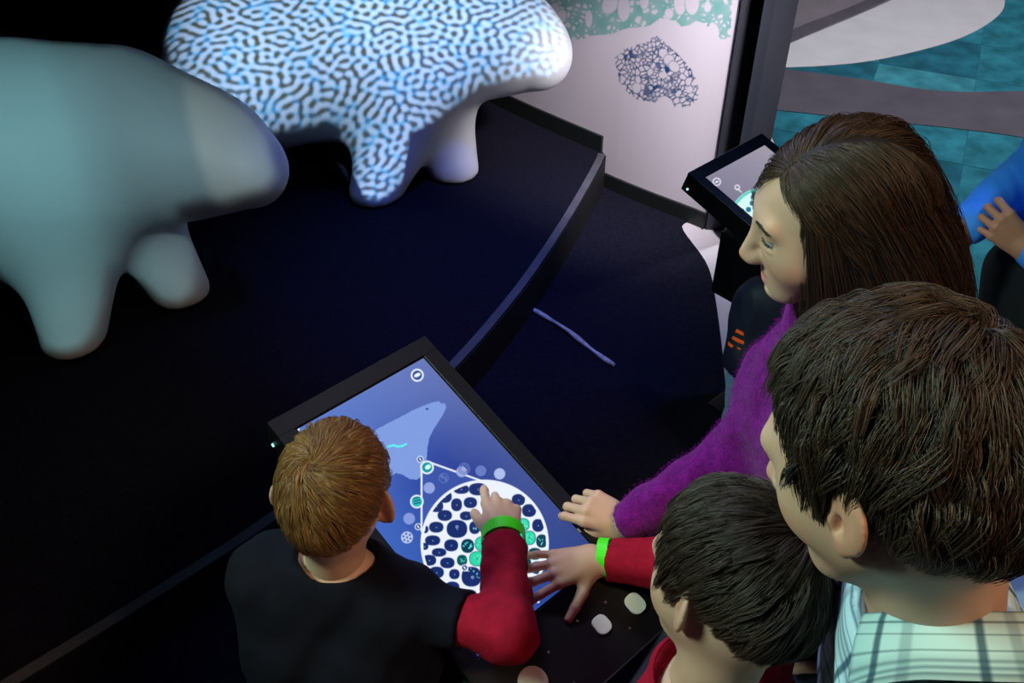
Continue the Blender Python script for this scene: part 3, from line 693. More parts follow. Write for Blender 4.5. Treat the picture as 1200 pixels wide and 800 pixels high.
def hairline(az, front=36., temple=26., side=8., nape=-34., burn=-14.):
    a = np.abs(np.degrees(az)); return np.interp(a, [0, 30, 52, 62, 72, 80, 92, 108, 122, 140, 180], [front, front-2, temple, temple-14, burn, burn, side+2, side, -12, nape+6, nape])
def groom(h, name, parent, material, n, steps, crown, length, thick, line=None, swirl=.35, clump=.5, nclump=260, radius=.00028, seed=0, forward=0., part=None, flow=None, mess=.12, stiff=0., edge=.35, fall=None, lenf=None, radial=1.):
    """strands that leave the scalp at `crown` and lie along it, clumped in locks; one hair object"""
    r = np.random.default_rng(seed); line = line or hairline
    D = r.normal(size=(n*4, 3)); D /= np.linalg.norm(D, axis=1)[:, None]
    az = np.arctan2(D[:, 1], D[:, 0]); el = np.degrees(np.arcsin(D[:, 2])); ok = el > line(az)+r.normal(size=len(az))*1.5
    D = D[ok][:n]; q_ = unit(crown)+r.normal(size=(n//7, 3))*.16; D[:n//7] = q_/np.linalg.norm(q_, axis=1)[:, None]; az = np.arctan2(D[:, 1], D[:, 0]); el = np.degrees(np.arcsin(np.clip(D[:, 2], -1, 1))); ok = el > line(az)-1.; D, az, el = D[ok], az[ok], el[ok]; n = len(D)
    dep = np.clip((el-line(az))/30., 0, 1)                      # how far inside the hairline
    cr = unit(crown); seedv = D.copy()
    G_ = D[r.choice(n, nclump, replace=False)]; ci = np.argmax(D@G_.T, axis=1)
    cj = r.normal(size=(nclump, 3))*mess; cl = r.uniform(.75, 1.25, nclump); ch = r.uniform(.5, 1.3, nclump)
    sj = r.normal(size=(n, 3))*mess*.35
    def tang(d, jit):
        t = -(cr-(d@cr)[:, None]*d); ln = np.linalg.norm(t, axis=1)[:, None]; t /= np.maximum(ln, 1e-3)
        sw = np.cross(cr, d); sw /= np.maximum(np.linalg.norm(sw, axis=1)[:, None], 1e-3)
        near = np.exp(-(ln/.55)**2); t = t+sw*swirl*(.35+near)
        if flow is not None: t = t*radial+flow(d)
        t = t+jit; t -= (np.sum(t*d, 1))[:, None]*d; return t/np.maximum(np.linalg.norm(t, axis=1)[:, None], 1e-3)
    ln = (length*(edge+(1-edge)*dep)*r.uniform(.7, 1.1, n)*cl[ci]) if lenf is None else lenf(D, az, el, dep, r)
    lay = r.uniform(.15, 1., n)**.7*ch[ci]*thick*(.30+.70*dep)
    def run(d0, jit, ln, lay, m):
        d = d0.copy(); out = []; R0 = h.rad(d)
        for k in range(steps):
            t = k/(steps-1); lift = .0030+lay*(1-(1-min(t*2.2, 1))**2)+stiff*ln*t*t
            out.append(h.o+d*(h.rad(d)+lift)[:, None])
            rr = h.rad(d)+lift; d = d+tang(d, jit)*(ln/(steps-1)/rr)[:, None]; d /= np.linalg.norm(d, axis=1)[:, None]
        return np.stack(out, 1)
    S = run(D, cj[ci]+sj, ln, lay, n)
    g = run(G_, cj, np.array([np.median(ln[ci == k]) if (ci == k).any() else length for k in range(nclump)]), np.array([np.median(lay[ci == k]) if (ci == k).any() else thick for k in range(nclump)]), nclump)
    w_ = (np.linspace(0, 1, steps)**1.3*clump)[None, :, None]
    off = S-g[ci]; S = g[ci]+off*(1-w_)
    if fall is not None: S = fall(S, D, r)
    W = h.world(S.reshape(-1, 3))-wloc(parent)
    return strands(name, W.reshape(n, steps, 3), radius*h.s, material, parent, r)
def strands(name, S, radius, material, parent, r=None, taper=.35):
    n, k, _ = S.shape; hc = bpy.data.hair_curves.new(name); hc.add_curves([k]*n)
    hc.points.foreach_set('position', np.ascontiguousarray(S, np.float32).ravel())
    a = hc.attributes.get('radius') or hc.attributes.new('radius', 'FLOAT', 'POINT')
    rr = np.repeat((radius*(1-(1-taper)*np.linspace(0, 1, k)**2))[None], n, 0); a.data.foreach_set('value', rr.astype(np.float32).ravel())
    o = bpy.data.objects.new(name, hc); COL.objects.link(o); hc.materials.append(material); o.parent = parent; o['kind'] = 'stuff'
    return o
def haircap(h, parent, material, lift, line=None, res=.004):
    """the closed under-layer of the hair: the scalp grown outward inside the hairline"""
    line = line or hairline
    def f(p):
        q = p-h.o.astype(F4); rr = np.linalg.norm(q, axis=1)+1e-6; d = q/rr[:, None]
        az = np.arctan2(d[:, 1], d[:, 0]); el = np.degrees(np.arcsin(np.clip(d[:, 2], -1, 1))); e = (el-line(az)-2.)*.0017
        top = rr-h.rad(d)-lift*np.clip(e/.03, .12, 1)
        return np.maximum(np.maximum(top, -(rr-h.rad(d)+.006)), -e*.8).astype(F4)
    pts = [h.world((x, y, z)) for x in (-.15, .13) for y in (-.12, .12) for z in (-.1, .16)]
    V, F = nets(LOC(f, h.c, h.R, h.s), np.min(pts, 0), np.max(pts, 0), res, 3)
    return raw('hair', V, F, material, parent, True)

def hand(W, D, B, s, side, curl, splay=(9, 2, -5, -12), thumb=(30, 20, 25), fat=1., abd=48):
    """W wrist, D towards the fingers, B out of the back of the hand; side +1 right hand, -1 left"""
    D = unit(D); B = unit(B-np.dot(B, D)*D); T = np.cross(B, D)*side      # towards the thumb
    at = lambda t, d, b: W+s*(T*t+D*d+B*b)
    kn = [(.029, .088, 0), (.009, .092, .002), (-.011, .088, .001), (-.029, .079, -.002)]
    ln = [(.040, .025, .020), (.044, .029, .021), (.041, .027, .021), (.032, .019, .019)]
    palm = [rc(at(.011, .012, 0), at(*kn[0]), .0155*s, .0105*s), rc(at(.004, .010, .001), at(*kn[1]), .0155*s, .0108*s), rc(at(-.006, .010, .001), at(*kn[2]), .0155*s, .0105*s), rc(at(-.014, .012, 0), at(*kn[3]), .0150*s, .0098*s),
            ell(at(-.001, .05, -.004), np.array([.030, .036, .0125])*s, np.stack([T, D, B], 1)), ell(at(.022, .034, -.008), np.array([.013, .024, .013])*s, np.stack([T, D, B], 1))]
    f = U(.012*s, *palm); tips = []
    for i in range(4):
        a = R(splay[i]); p = np.array(at(*kn[i])); d = D*math.cos(a)+T*math.sin(a); ax = np.cross(d, B); ang = 0.; rad = (.0092, .0095, .0090, .0080)[i]*s*fat; fi = []
        for k in range(3):
            ang += R(curl[i][k]); dd = d*math.cos(ang)-B*math.sin(ang); q = p+dd*ln[i][k]*s; r1 = rad*(.93 if k < 2 else .82); fi.append(rc(p, q, rad, r1)); p = q; rad = r1
        f = U(.005*s, f, U(.003*s, *fi)); tips.append(p)
    p = np.array(at(.022, .022, -.006)); a0, b0, c0 = [R(v) for v in thumb]
    d1 = D*math.cos(R(abd))*math.cos(a0)+T*math.sin(R(abd)+a0*.3)*1.0-B*math.sin(a0)*.6; d1 = unit(d1); q = p+d1*.040*s
    d2 = unit(d1*math.cos(b0)+D*math.sin(b0)-B*math.sin(b0)*.3); q2 = q+d2*.030*s; d3 = unit(d2*math.cos(c0)+D*math.sin(c0)*.7-B*math.sin(c0)*.4); q3 = q2+d3*.024*s
    f = U(.012*s, f, rc(p, q, .0135*s*fat, .0110*s*fat)); f = U(.004*s, f, U(.003*s, rc(q, q2, .0108*s*fat, .0100*s*fat), rc(q2, q3, .0098*s*fat, .0080*s*fat)))
    tips.append(q3)
    return f, tips
def hand_mesh(W, D, B, s, side, curl, arm_to, tone, res=.002, wrist_r=.024, **kw):
    f, tips = hand(W, D, B, s, side, curl, **kw); D = unit(D); a = np.asarray(arm_to, float)
    f = U(.02*s, f, rc(W+D*.012*s, W+(a-W)*.25, wrist_r*s*.92, wrist_r*s), rc(W+(a-W)*.25, W+(a-W)*.6, wrist_r*s, wrist_r*s*1.25))
    pts = np.array(tips+[W, W+(a-W)*.6]); V, F = nets(f, pts.min(0)-.035*s-.015, pts.max(0)+.035*s+.015, res, 1)
    C = np.tile(np.array(tone, float), (len(V), 1))
    for t in tips:
        k = (.45*np.clip(1-np.linalg.norm(V-t, axis=1)/(.016*s), 0, 1))[:, None]; C = C*(1-k)+np.array(tone)*np.array([1.05, .72, .68])*k
    return V, F, C
def trunk(J, s, off, hips=True):
    nk, ch, pe, a, b = (np.asarray(J[k], float) for k in ('neck', 'chest', 'pelvis', 'shL', 'shR'))
    l = unit(a-b); c2 = (a+b)/2
    fs = []
    for sd in (1, -1):
        fs += [rc(pe+l*.075*s*sd, ch+l*.072*s*sd, .098*s+off, .102*s+off), rc(ch+l*.072*s*sd, c2+l*.09*s*sd-np.array([0, 0, .05*s]), .100*s+off, .072*s+off)]
    fs += [rc(a, b, .052*s+off, .052*s+off), rc(nk+np.array([0, 0, -.012*s]), a*.55+nk*.45+np.array([0, 0, -.012*s]), .046*s+off, .046*s+off), rc(nk+np.array([0, 0, -.012*s]), b*.55+nk*.45+np.array([0, 0, -.012*s]), .046*s+off, .046*s+off)]
    return U(.06*s, *fs)
def arm(J, sd, s, off, r=(.052, .042, .040, .029)):
    a, e, w_ = (np.asarray(J[k+sd], float) for k in ('sh', 'el', 'wr'))
    return U(.02*s, rc(a, e, r[0]*s+off, r[1]*s+off), rc(e, w_, r[2]*s+off, r[3]*s+off))
def legs(J, s, off):
    fs = []
    for sd in 'LR': fs += [rc(J['hip'+sd], J['kn'+sd], .086*s+off, .056*s+off), rc(J['kn'+sd], J['an'+sd], .056*s+off, .040*s+off)]
    return U(.05*s, *fs)
def bounds(J, keys, m):
    p = np.array([J[k] for k in keys]); return p.min(0)-m, p.max(0)+m
def stand(J, heading, s, root, spread=.09):
    """legs and feet under the pelvis, standing on the floor at root"""
    l = np.array([-math.sin(R(heading)), math.cos(R(heading)), 0]); d = np.array([math.cos(R(heading)), math.sin(R(heading)), 0]); pe = np.asarray(J['pelvis'], float)
    for sd, k in (('L', 1), ('R', -1)):
        J['hip'+sd] = pe+l*.085*s*k-np.array([0, 0, .04*s]); J['an'+sd] = np.array([root[0], root[1], .085*s+root[2]])+l*spread*s*k-d*.03*s
        J['kn'+sd] = (J['hip'+sd]+J['an'+sd])/2+d*.03*s; J['to'+sd] = J['an'+sd]+d*.16*s-np.array([0, 0, .055*s])
def lower_clothes(J, s, t, m, ml='trousers'):
    lo, hi = bounds(J, ['pelvis', 'hipL', 'hipR', 'anL', 'anR', 'knL', 'knR'], .13*s)
    l = unit(np.asarray(J['hipL'])-J['hipR']); pe = np.asarray(J['pelvis'])
    f = U(.06*s, legs(J, s, .012*s), rc(pe+l*.075*s, pe-l*.075*s, .100*s, .100*s)); f = WRINKLE(f, .0018*s, 45/s, 3)
    lo[2] = J['anL'][2]-.02; hi[2] = pe[2]+.11*s
    V, F = nets(f, lo, hi, .011, 2); raw(ml, V, F, m, t, True)
    for sd in 'LR':
        a, b = J['an'+sd], J['to'+sd]; z = min(a[2]-.085*s, 9)
        g = CUT(U(.03*s, rc(a+np.array([0, 0, -.02*s]), a+np.array([0, 0, .02*s]), .046*s, .044*s), rc(a+np.array([0, 0, -.045*s]), b, .044*s, .034*s), rc(a+np.array([0, 0, -.045*s]), a+(a-b)*.28+np.array([0, 0, -.06*s]), .044*s, .036*s)), (0, 0, z+.0005), (0, 0, -1))
        pts = np.array([a, b]); V, F = nets(g, pts.min(0)-.11*s, pts.max(0)+.09*s, .007, 2); raw('shoe', V, F, M['shoe'], t, True)
def tube_band(name, W, D, r0, r1, half, thick, m, parent):
    """a flat strap round a wrist"""
    D = unit(D); a = unit(np.cross(D, [0.1, .2, 1])); b = np.cross(D, a); v = []; f = []; n = 40
    prof = [(-half, 0), (half, 0), (half, thick), (-half, thick)]
    for i in range(n):
        t = 2*math.pi*i/n; e = a*math.cos(t)*r0+b*math.sin(t)*r1; o_ = unit(e)
        for x, q in prof: v.append(W+D*(x+.0006*math.sin(3*t))+e+o_*q)
    for i in range(n):
        for k in range(4): f.append((i*4+k, i*4+(k+1) % 4, ((i+1) % n)*4+(k+1) % 4, ((i+1) % n)*4+k))
    return raw(name, v, f, m, parent, False)

SKIN = np.array([.60, .36, .26])
HM = dict(blond=hair_mat('hair_light_brown', (.07, .030, .010, 1), (.38, .19, .060, 1)), brown=hair_mat('hair_dark_brown', (.011, .0065, .005, 1), (.075, .042, .027, 1)),
          man=hair_mat('hair_brown', (.010, .006, .004, 1), (.065, .038, .022, 1)), long=hair_mat('hair_long_brown', (.008, .0045, .0035, 1), (.075, .038, .020, 1)),
          cap_b=mat('hair_under_light', (.085, .042, .017, 1), .6, .3), cap_d=mat('hair_under_dark', (.012, .007, .005, 1), .6, .3), brow=hair_mat('brow_hair', (.01, .007, .005, 1), (.04, .025, .015, 1)))
def body(t, parts): V, F, C = join(parts); return raw('body', V, F, M['skin'], t, True, C)
def cloth(name, f, lo, hi, m, t, h=.006, amp=.0016, fr=55, seed=1, relax=2):
    V, F = nets(WRINKLE(f, amp, fr, seed) if amp else f, lo, hi, h, relax); return raw(name, V, F, m, t, True)
def under(J, s, tone, lo, hi):                                  # the covered part of the body, coarse
    f = U(.03, trunk(J, s, -.004), arm(J, 'L', s, -.004), arm(J, 'R', s, -.004), legs(J, s, -.004)); V, F = nets(f, lo, hi, .012, 1)
    return V, F, np.array(tone, float)
def neckhole(f, neck, up_, r, flat=.6):                          # round neckline
    up_ = unit(up_); a = unit(np.cross(up_, [1, 0, 0])); return SUB(.008, f, ell(np.asarray(neck)+up_*.03, (r, r, r*1.15), np.stack([a, np.cross(up_, a), up_], 1)))
def rib(name, c, up_, r0, r1, thick, m, t, tilt=0.):
    """a neckband"""
    up_ = unit(up_); a = unit(np.cross(up_, [1, 0, 0])); b = np.cross(up_, a); v = []; f = []; n = 48; k = 8
    for i in range(n):
        th = 2*math.pi*i/n; e = a*math.cos(th)*r0+b*math.sin(th)*r1
        for j in range(k): p = 2*math.pi*j/k; v.append(np.asarray(c)+e+unit(e)*math.cos(p)*thick*.5+up_*math.sin(p)*thick)
    for i in range(n):
        for j in range(k): f.append((i*k+j, ((i+1) % n)*k+j, ((i+1) % n)*k+(j+1) % k, i*k+(j+1) % k))
    return raw(name, v, f, m, t, True)

# ---- boy at the left of the table, seen from behind
def boy_one():
    s = .78; H = Head(P(393, 580, 1.30), rot(84, 18, 3), .84, child=True, neck=(-.252, .832, 1.025), neck_r=.050, ear=1.15)
    J = dict(neck=np.array([-.250, .825, 1.040]), chest=np.array([-.258, .805, .90]), pelvis=np.array([-.275, .755, .65]), shL=np.array([-.356, .835, 1.005]), shR=np.array([-.158, .795, .985]))
    J['wrL'] = KC-.185*KX+.085*KYv+.035*KN; J['elL'] = np.array([-.378, .875, .87]); J['elR'] = P(595, 741, 1.31); J['wrR'] = P(590, 642, 1.462)
    t = thing('person', 'boy with short light brown hair in navy black T-shirt over red sleeves, touching the screen', 'person', (-.30, .70, .006)); stand(J, 84, s, np.array([-.30, .70, .006]))
    lo, hi = bounds(J, list(J), .14*s); lo[2] = 0
    W = P(590, 632, 1.478); D = onk(587, 584, .016)-W
    hm = hand_mesh(W, D, KN+np.array([0, -.25, .1]), .86, 1, [(10, 16, 12), (30, 45, 30), (42, 55, 34), (48, 60, 34)], J['elR'], SKIN, res=.0016, wrist_r=.026, splay=(2, -1, -5, -10), thumb=(30, 15, 15), abd=14)
    WL = J['wrL']; hl = hand_mesh(WL, KX*.9+KYv*.2-KN*.25, KN, .80, -1, [(20, 20, 15)]*4, J['elL'], SKIN, res=.003, wrist_r=.027)
    body(t, [H.mesh(.0022, SKIN), hm, hl, under(J, s, SKIN, lo, hi)])
    cap = haircap(H, t, HM['cap_b'], .0035)
    groom(H, 'strands', cap, HM['blond'], 13000, 9, (-.62, .16, .74), .048, .0105, swirl=.45, clump=.45, nclump=420, radius=.00034, seed=3, mess=.10)
    H.eyes(t, (.1, .15, .25))
    tee = U(.03*s, trunk(J, s, .014), *[CUT(rc(J['sh'+k], J['sh'+k]*.30+J['el'+k]*.70, .052*s+.010, .043*s+.008), J['sh'+k]*.40+J['el'+k]*.60, J['el'+k]-J['sh'+k]) for k in 'LR'])
    tee = CUT(tee, J['pelvis']-np.array([0, 0, .06]), (0, 0, -1)); up_ = H.c-J['neck']; tee = neckhole(tee, J['neck'], up_, .056)
    cloth('t_shirt', tee, lo, hi+.02, M['tee'], t, .0055, .0022, 48, 5)
    rib('neckband', J['neck']+unit(up_)*.002, up_+np.array([0, -.06, .0]), .054, .056, .0055, M['tee'], t)
    for k, W_ in (('R', W), ('L', WL)):
        w_ = J['wr'+k]; sl = CUT(U(.03, rc(J['sh'+k], J['el'+k], .040*s+.004, .042*s+.004), rc(J['el'+k], w_, .044*s+.005, .040*s+.005)), w_+(w_-J['el'+k])*.02, w_-J['el'+k])
        sl = CUT(sl, J['sh'+k]*.55+J['el'+k]*.45, J['sh'+k]-J['el'+k]); l2, h2 = bounds(J, ['sh'+k, 'el'+k, 'wr'+k], .06)
        cloth('sleeve', sl, l2, h2, M['red'], t, .004, .0022, 42, 8)
        cu = CUT(CUT(rc(J['el'+k]*.35+w_*.65, w_+(w_-J['el'+k])*.06, .040*s+.006, .037*s+.005), w_+(w_-J['el'+k])*.03, w_-J['el'+k]), J['el'+k]*.28+w_*.72, J['el'+k]-w_)
        cloth('cuff', cu, l2, h2, M['red'], t, .0035, .0008, 90, 9)
    lower_clothes(J, s, t, M['djeans'])
    b = tube_band('wristband', W+unit(W-J['elR'])*.005, W-J['elR'], .0340, .0320, .0125, .0012, M['green'], None)
    b['label'] = 'bright green paper wristband on the raised wrist over the glowing circle'; b['category'] = 'wristband'
boy_one()

# ---- boy at the front of the table, reaching from the right
def boy_two():
    s = .80; H = Head(P(852, 682, 1.07), rot(128, 16, 14), .90, child=True, neck=P(828, 806, 1.15), neck_r=.052)
    nk = P(826, 798, 1.15)
    J = dict(neck=nk, chest=nk+np.array([.02, -.02, -.16]), pelvis=nk+np.array([.06, -.05, -.42]), shL=nk+np.array([-.085, -.105, -.05]), shR=nk+np.array([.085, .105, -.04]))
    W = onk(700, 655, .030); J['wrR'] = onk(714, 655, .034); J['elR'] = P(800, 664, 1.47); J['elL'] = nk+np.array([-.14, -.12, -.26]); J['wrL'] = nk+np.array([-.20, .03, -.28])
    rt = np.array([.33, .52, .0]); t = thing('person', 'boy with very dark brown hair in red top, reaching left with spread fingers', 'person', tuple(rt)); stand(J, 143, s, rt)
    lo, hi = bounds(J, list(J), .14*s); lo[2] = -.005
    D = onk(640, 669, .024)-W
    hm = hand_mesh(W, D, KN, .84, 1, [(14, 18, 12), (16, 22, 14), (16, 24, 14), (14, 22, 14)], J['elR'], SKIN*np.array([.98, .92, .9]), res=.0016, wrist_r=.027, splay=(13, 3, -8, -20), thumb=(18, 8, 6))
    WL = J['wrL']; hl = hand_mesh(WL, unit(WL-J['elL']), np.array([0, 0, 1.]), .82, -1, [(25, 30, 15)]*4, J['elL'], SKIN, res=.003, wrist_r=.027)
    body(t, [H.mesh(.0022, SKIN*np.array([.97, .95, .95])), hm, hl, under(J, s, SKIN, lo, hi)])
    cap = haircap(H, t, HM['cap_d'], .0035)
    groom(H, 'strands', cap, HM['brown'], 14000, 9, (-.74, -.30, .60), .060, .0165, swirl=.35, clump=.5, nclump=380, radius=.00036, seed=5, mess=.11)
    H.eyes(t, (.05, .03, .02))
    top = U(.03*s, trunk(J, s, .014), *[U(.02, rc(J['sh'+k], J['el'+k], .054*s+.006, .046*s+.008), rc(J['el'+k], J['wr'+k], .046*s+.008, .036*s+.005)) for k in 'LR'])
    for k in 'LR': top = CUT(top, J['wr'+k]+(J['wr'+k]-J['el'+k])*.02, J['wr'+k]-J['el'+k]) if k == 'R' else top
    top = CUT(top, J['pelvis']-np.array([0, 0, .06]), (0, 0, -1)); up_ = H.c-nk; top = neckhole(top, nk, up_, .068)
    cloth('top', top, lo, hi+.02, M['red'], t, .0055, .0022, 52, 6)
    rib('neckband', nk+unit(up_)*.004, up_+np.array([0, -.06, .0]), .062, .066, .0055, M['red'], t)
    lower_clothes(J, s, t, M['djeans'])
    b = tube_band('wristband', W-unit(D)*.011, W-J['elR'], .0310, .0300, .0085, .0012, M['green'], None)
    b['label'] = 'bright green paper wristband on the wrist reaching in from the right edge'; b['category'] = 'wristband'
boy_two()

# ---- woman in the purple sweater
def woman():
    s = .96; H = Head(P(977, 257, 1.15), rot(176, 12, -2), .95, female=True, neck=(.445, .975, 1.37), neck_r=.050, mouth_open=.003)
    J = dict(neck=np.array([.445, .975, 1.37]), chest=np.array([.47, .97, 1.17]), pelvis=np.array([.55, .96, .92]), shL=np.array([.455, .835, 1.30]), shR=P(966, 430, 1.34))
    J['elR'] = P(872, 534, 1.46); J['wrR'] = P(734, 611, 1.552); J['elL'] = np.array([.50, .79, 1.05]); J['wrL'] = np.array([.52, .80, .83])
    rt = np.array([.62, .96, 0.]); t = thing('person', 'woman in profile with long brown hair and a fuzzy purple sweater', 'person', tuple(rt)); stand(J, 170, s, rt)
    lo, hi = bounds(J, list(J), .14*s); lo[2] = -.005
    W = P(740, 616, 1.562); D = onk(690, 594, .030)-W; tone = SKIN*np.array([1.0, .98, 1.0])
    hm = hand_mesh(W, D, KN+np.array([-.1, -.35, .0]), .88, 1, [(30, 48, 28), (48, 74, 40), (56, 80, 42), (58, 80, 42)], J['elR'], tone, res=.0017, wrist_r=.024, splay=(2, 0, -1, -3), thumb=(34, 20, 14), abd=8)
    hl = hand_mesh(J['wrL'], J['wrL']-J['elL'], np.array([0, -1., .3]), .9, -1, [(25, 30, 15)]*4, J['elL'], tone, res=.003)
    body(t, [H.mesh(.0020, tone, lips=(.42, .10, .12)), hm, hl, under(J, s, tone, lo, hi)])
    fl = lambda az: hairline(az, 43, 33, 2, -40, -30)
    cap = haircap(H, t, HM['cap_d'], .004, fl)
    # long hair from a parting, carried over the ears, then hanging down the back
    back = H.R.T@unit(np.array([.40, -.08, -.92])); down = H.R.T@np.array([0, 0, -1.])
    def fall(S, D, r):
        n, k, _ = S.shape; out = S.copy(); ph = r.uniform(0, 6.28, n)
        L_ = r.uniform(.20, .36, n); k0 = k//2
        for i in range(k0, k):
            f_ = (i-k0+1)/(k-k0); p = out[:, k0-1]; side = np.sign(p[:, 1:2]+1e-6)
            front = np.clip((p[:, 0]+.02)/.07, 0, 1)[:, None]*(side > 0)
            g = unit_rows(back[None]*(1-front*.8)+np.array([[.06, 0, -1.]])*(.35+front*.7))
            q = p+g*(L_*f_)[:, None]+np.array([0, .010, 0])*side*np.sin(f_*9+ph*.15)[:, None]*f_
            q[:, 0] -= .03*np.sin(f_*3.1)*(1-front[:, 0])
            out[:, i] = q
        return out
    groom(H, 'strands', cap, HM['long'], 15000, 22, (.62, .20, .76), .19, .015, fl, swirl=.0, clump=.55, nclump=300, radius=.00034, seed=7, mess=.10, edge=.8, radial=.25,
          flow=lambda d: np.stack([-.62+0*d[:, 0], np.where(d[:, 1] > .16, .8, -.6)*(d[:, 2] > .2), -.75+0*d[:, 0]], 1), fall=fall)
    H.eyes(t, (.12, .18, .26))
    # lashes, then eyebrows
    r = np.random.default_rng(1); S = []
    for sd in (1, -1):
        for _ in range(70):
            u = r.uniform(-1, 1); p0 = np.array([.0912-.0052*u*u, (.031+.0125*u)*sd,     .0052-.0026*u*u]); e = np.array([.0034, .002*u*sd, -.0006]); S.append([p0, p0+e*.5+np.array([0, 0, -.0008]), p0+e])
    S = np.array(S); strands('eyelashes', (H.world(S.reshape(-1, 3))-wloc(t)).reshape(-1, 3, 3), .00028, HM['brow'], t)
    S = []
    for sd in (1, -1):
        for _ in range(260):
            u = r.uniform(0, 1); y = (.014+.036*u)*sd; z = .0235+.008*math.sin(u*2.0)-.006*u*u+r.normal()*.0011; d0 = np.array([[1., 0, 0]])
            q = np.array([.1, y, z]); dd = unit(q-H.o)[None]; R_ = H.rad(dd)[0]; p0 = H.o+dd[0]*(R_+.0004); p1 = p0+np.array([-.002*u, .007*sd, .0018-.003*u]); d1 = unit(p1-H.o)[None]; p1 = H.o+d1[0]*(H.rad(d1)[0]+.0012)
            S.append([p0, (p0+p1)/2, p1])
    S = np.array(S); strands('eyebrow', (H.world(S.reshape(-1, 3))-wloc(t)).reshape(-1, 3, 3), .00030, HM['brow'], t)
    sw = U(.04*s, trunk(J, s, .020), *[U(.03, rc(J['sh'+k], J['el'+k], .058*s+.006, .045*s+.010), rc(J['el'+k], J['wr'+k], .045*s+.010, .031*s+.006)) for k in 'LR'])
    sw = CUT(sw, J['wrR']+(J['wrR']-J['elR'])*.03, J['wrR']-J['elR']); sw = CUT(sw, J['pelvis']-np.array([0, 0, .08]), (0, 0, -1)); up_ = H.c-J['neck']; sw = neckhole(sw, J['neck'], up_, .062)
    so = cloth('sweater', sw, lo, hi+.02, M['purple'], t, .0055, .0026, 40, 11)
    rib('neckband', J['neck']+unit(up_)*.006, up_+np.array([-.05, 0, 0]), .058, .060, .006, M['purple'], t)
    me = so.data; me.calc_loop_triangles(); V = np.array([v.co[:] for v in me.vertices]); Nn = np.array([v.normal[:] for v in me.vertices])
    id_ = r.choice(len(V), 24000); b = V[id_]+r.normal(size=(24000, 3))*.002; e = Nn[id_]+r.normal(size=(24000, 3))*.7; e /= np.linalg.norm(e, axis=1)[:, None]; ln = r.uniform(.002, .0075, 24000)[:, None]
    e2 = e+r.normal(size=e.shape)*.8
    strands('fuzz', np.stack([b, b+e*ln*.5, b+e*ln*.5+e2*ln*.4], 1), .00022, M['fuzz'], so)
    lower_clothes(J, s, t, M['djeans'])
def unit_rows(v): return v/np.linalg.norm(v, axis=1)[:, None]
M['fuzz'] = mat('purple_fuzz', lin(135, 18, 138), .9, .1)
woman()

# ---- man with the plaid collar
def plaid(name, sx, sy, uv=True):
    m = mat(name, lin(196, 226, 230), .8, .2); nt = m.node_tree; N = nt.nodes; Lk = nt.links; b = N['Principled BSDF']
    tc = N.new('ShaderNodeTexCoord'); sp = N.new('ShaderNodeSeparateXYZ'); Lk.new(tc.outputs['UV'], sp.inputs[0])
    def bands(o, stops):
        r = N.new('ShaderNodeValToRGB'); r.color_ramp.interpolation = 'LINEAR'; e = r.color_ramp.elements
        f = N.new('ShaderNodeMath'); f.operation = 'FRACT'; Lk.new(o, f.inputs[0]); Lk.new(f.outputs[0], r.inputs[0])
        for p_, v_ in stops:
            q = e.new(p_); q.color = (v_, v_, v_, 1)
        e.remove(e[0]); e.remove(e[-1]); return r.outputs[0]
    def scale(o, k):
        f = N.new('ShaderNodeMath'); f.operation = 'MULTIPLY'; f.inputs[1].default_value = k; Lk.new(o, f.inputs[0]); return f.outputs[0]
    vert = bands(scale(sp.outputs[0], sx), [(0., 1), (.30, 1), (.335, .16), (.385, .16), (.42, 1), (.60, .95), (.64, .62), (.72, .62), (.76, .95), (1., 1)])
    hor = bands(scale(sp.outputs[1], sy), [(0., .22), (.035, .9), (.13, .9), (.16, .18), (.19, .9), (.32, .95), (.345, .35), (.365, .95), (.55, .95), (.575, .35), (.60, .95), (.68, .8), (.72, .35), (.77, .85), (.82, .3), (.87, .85), (.91, .3), (.96, .8), (1., .3)])
    mx = N.new('ShaderNodeMix'); mx.data_type = 'RGBA'; mx.blend_type = 'MULTIPLY'; mx.inputs[0].default_value = 1; Lk.new(vert, mx.inputs[6]); Lk.new(hor, mx.inputs[7])
    mc = N.new('ShaderNodeMix'); mc.data_type = 'RGBA'; mc.inputs[6].default_value = lin(18, 62, 84); mc.inputs[7].default_value = lin(188, 220, 226); Lk.new(mx.outputs[2], mc.inputs[0]); Lk.new(mc.outputs[2], b.inputs['Base Color'])
    return m
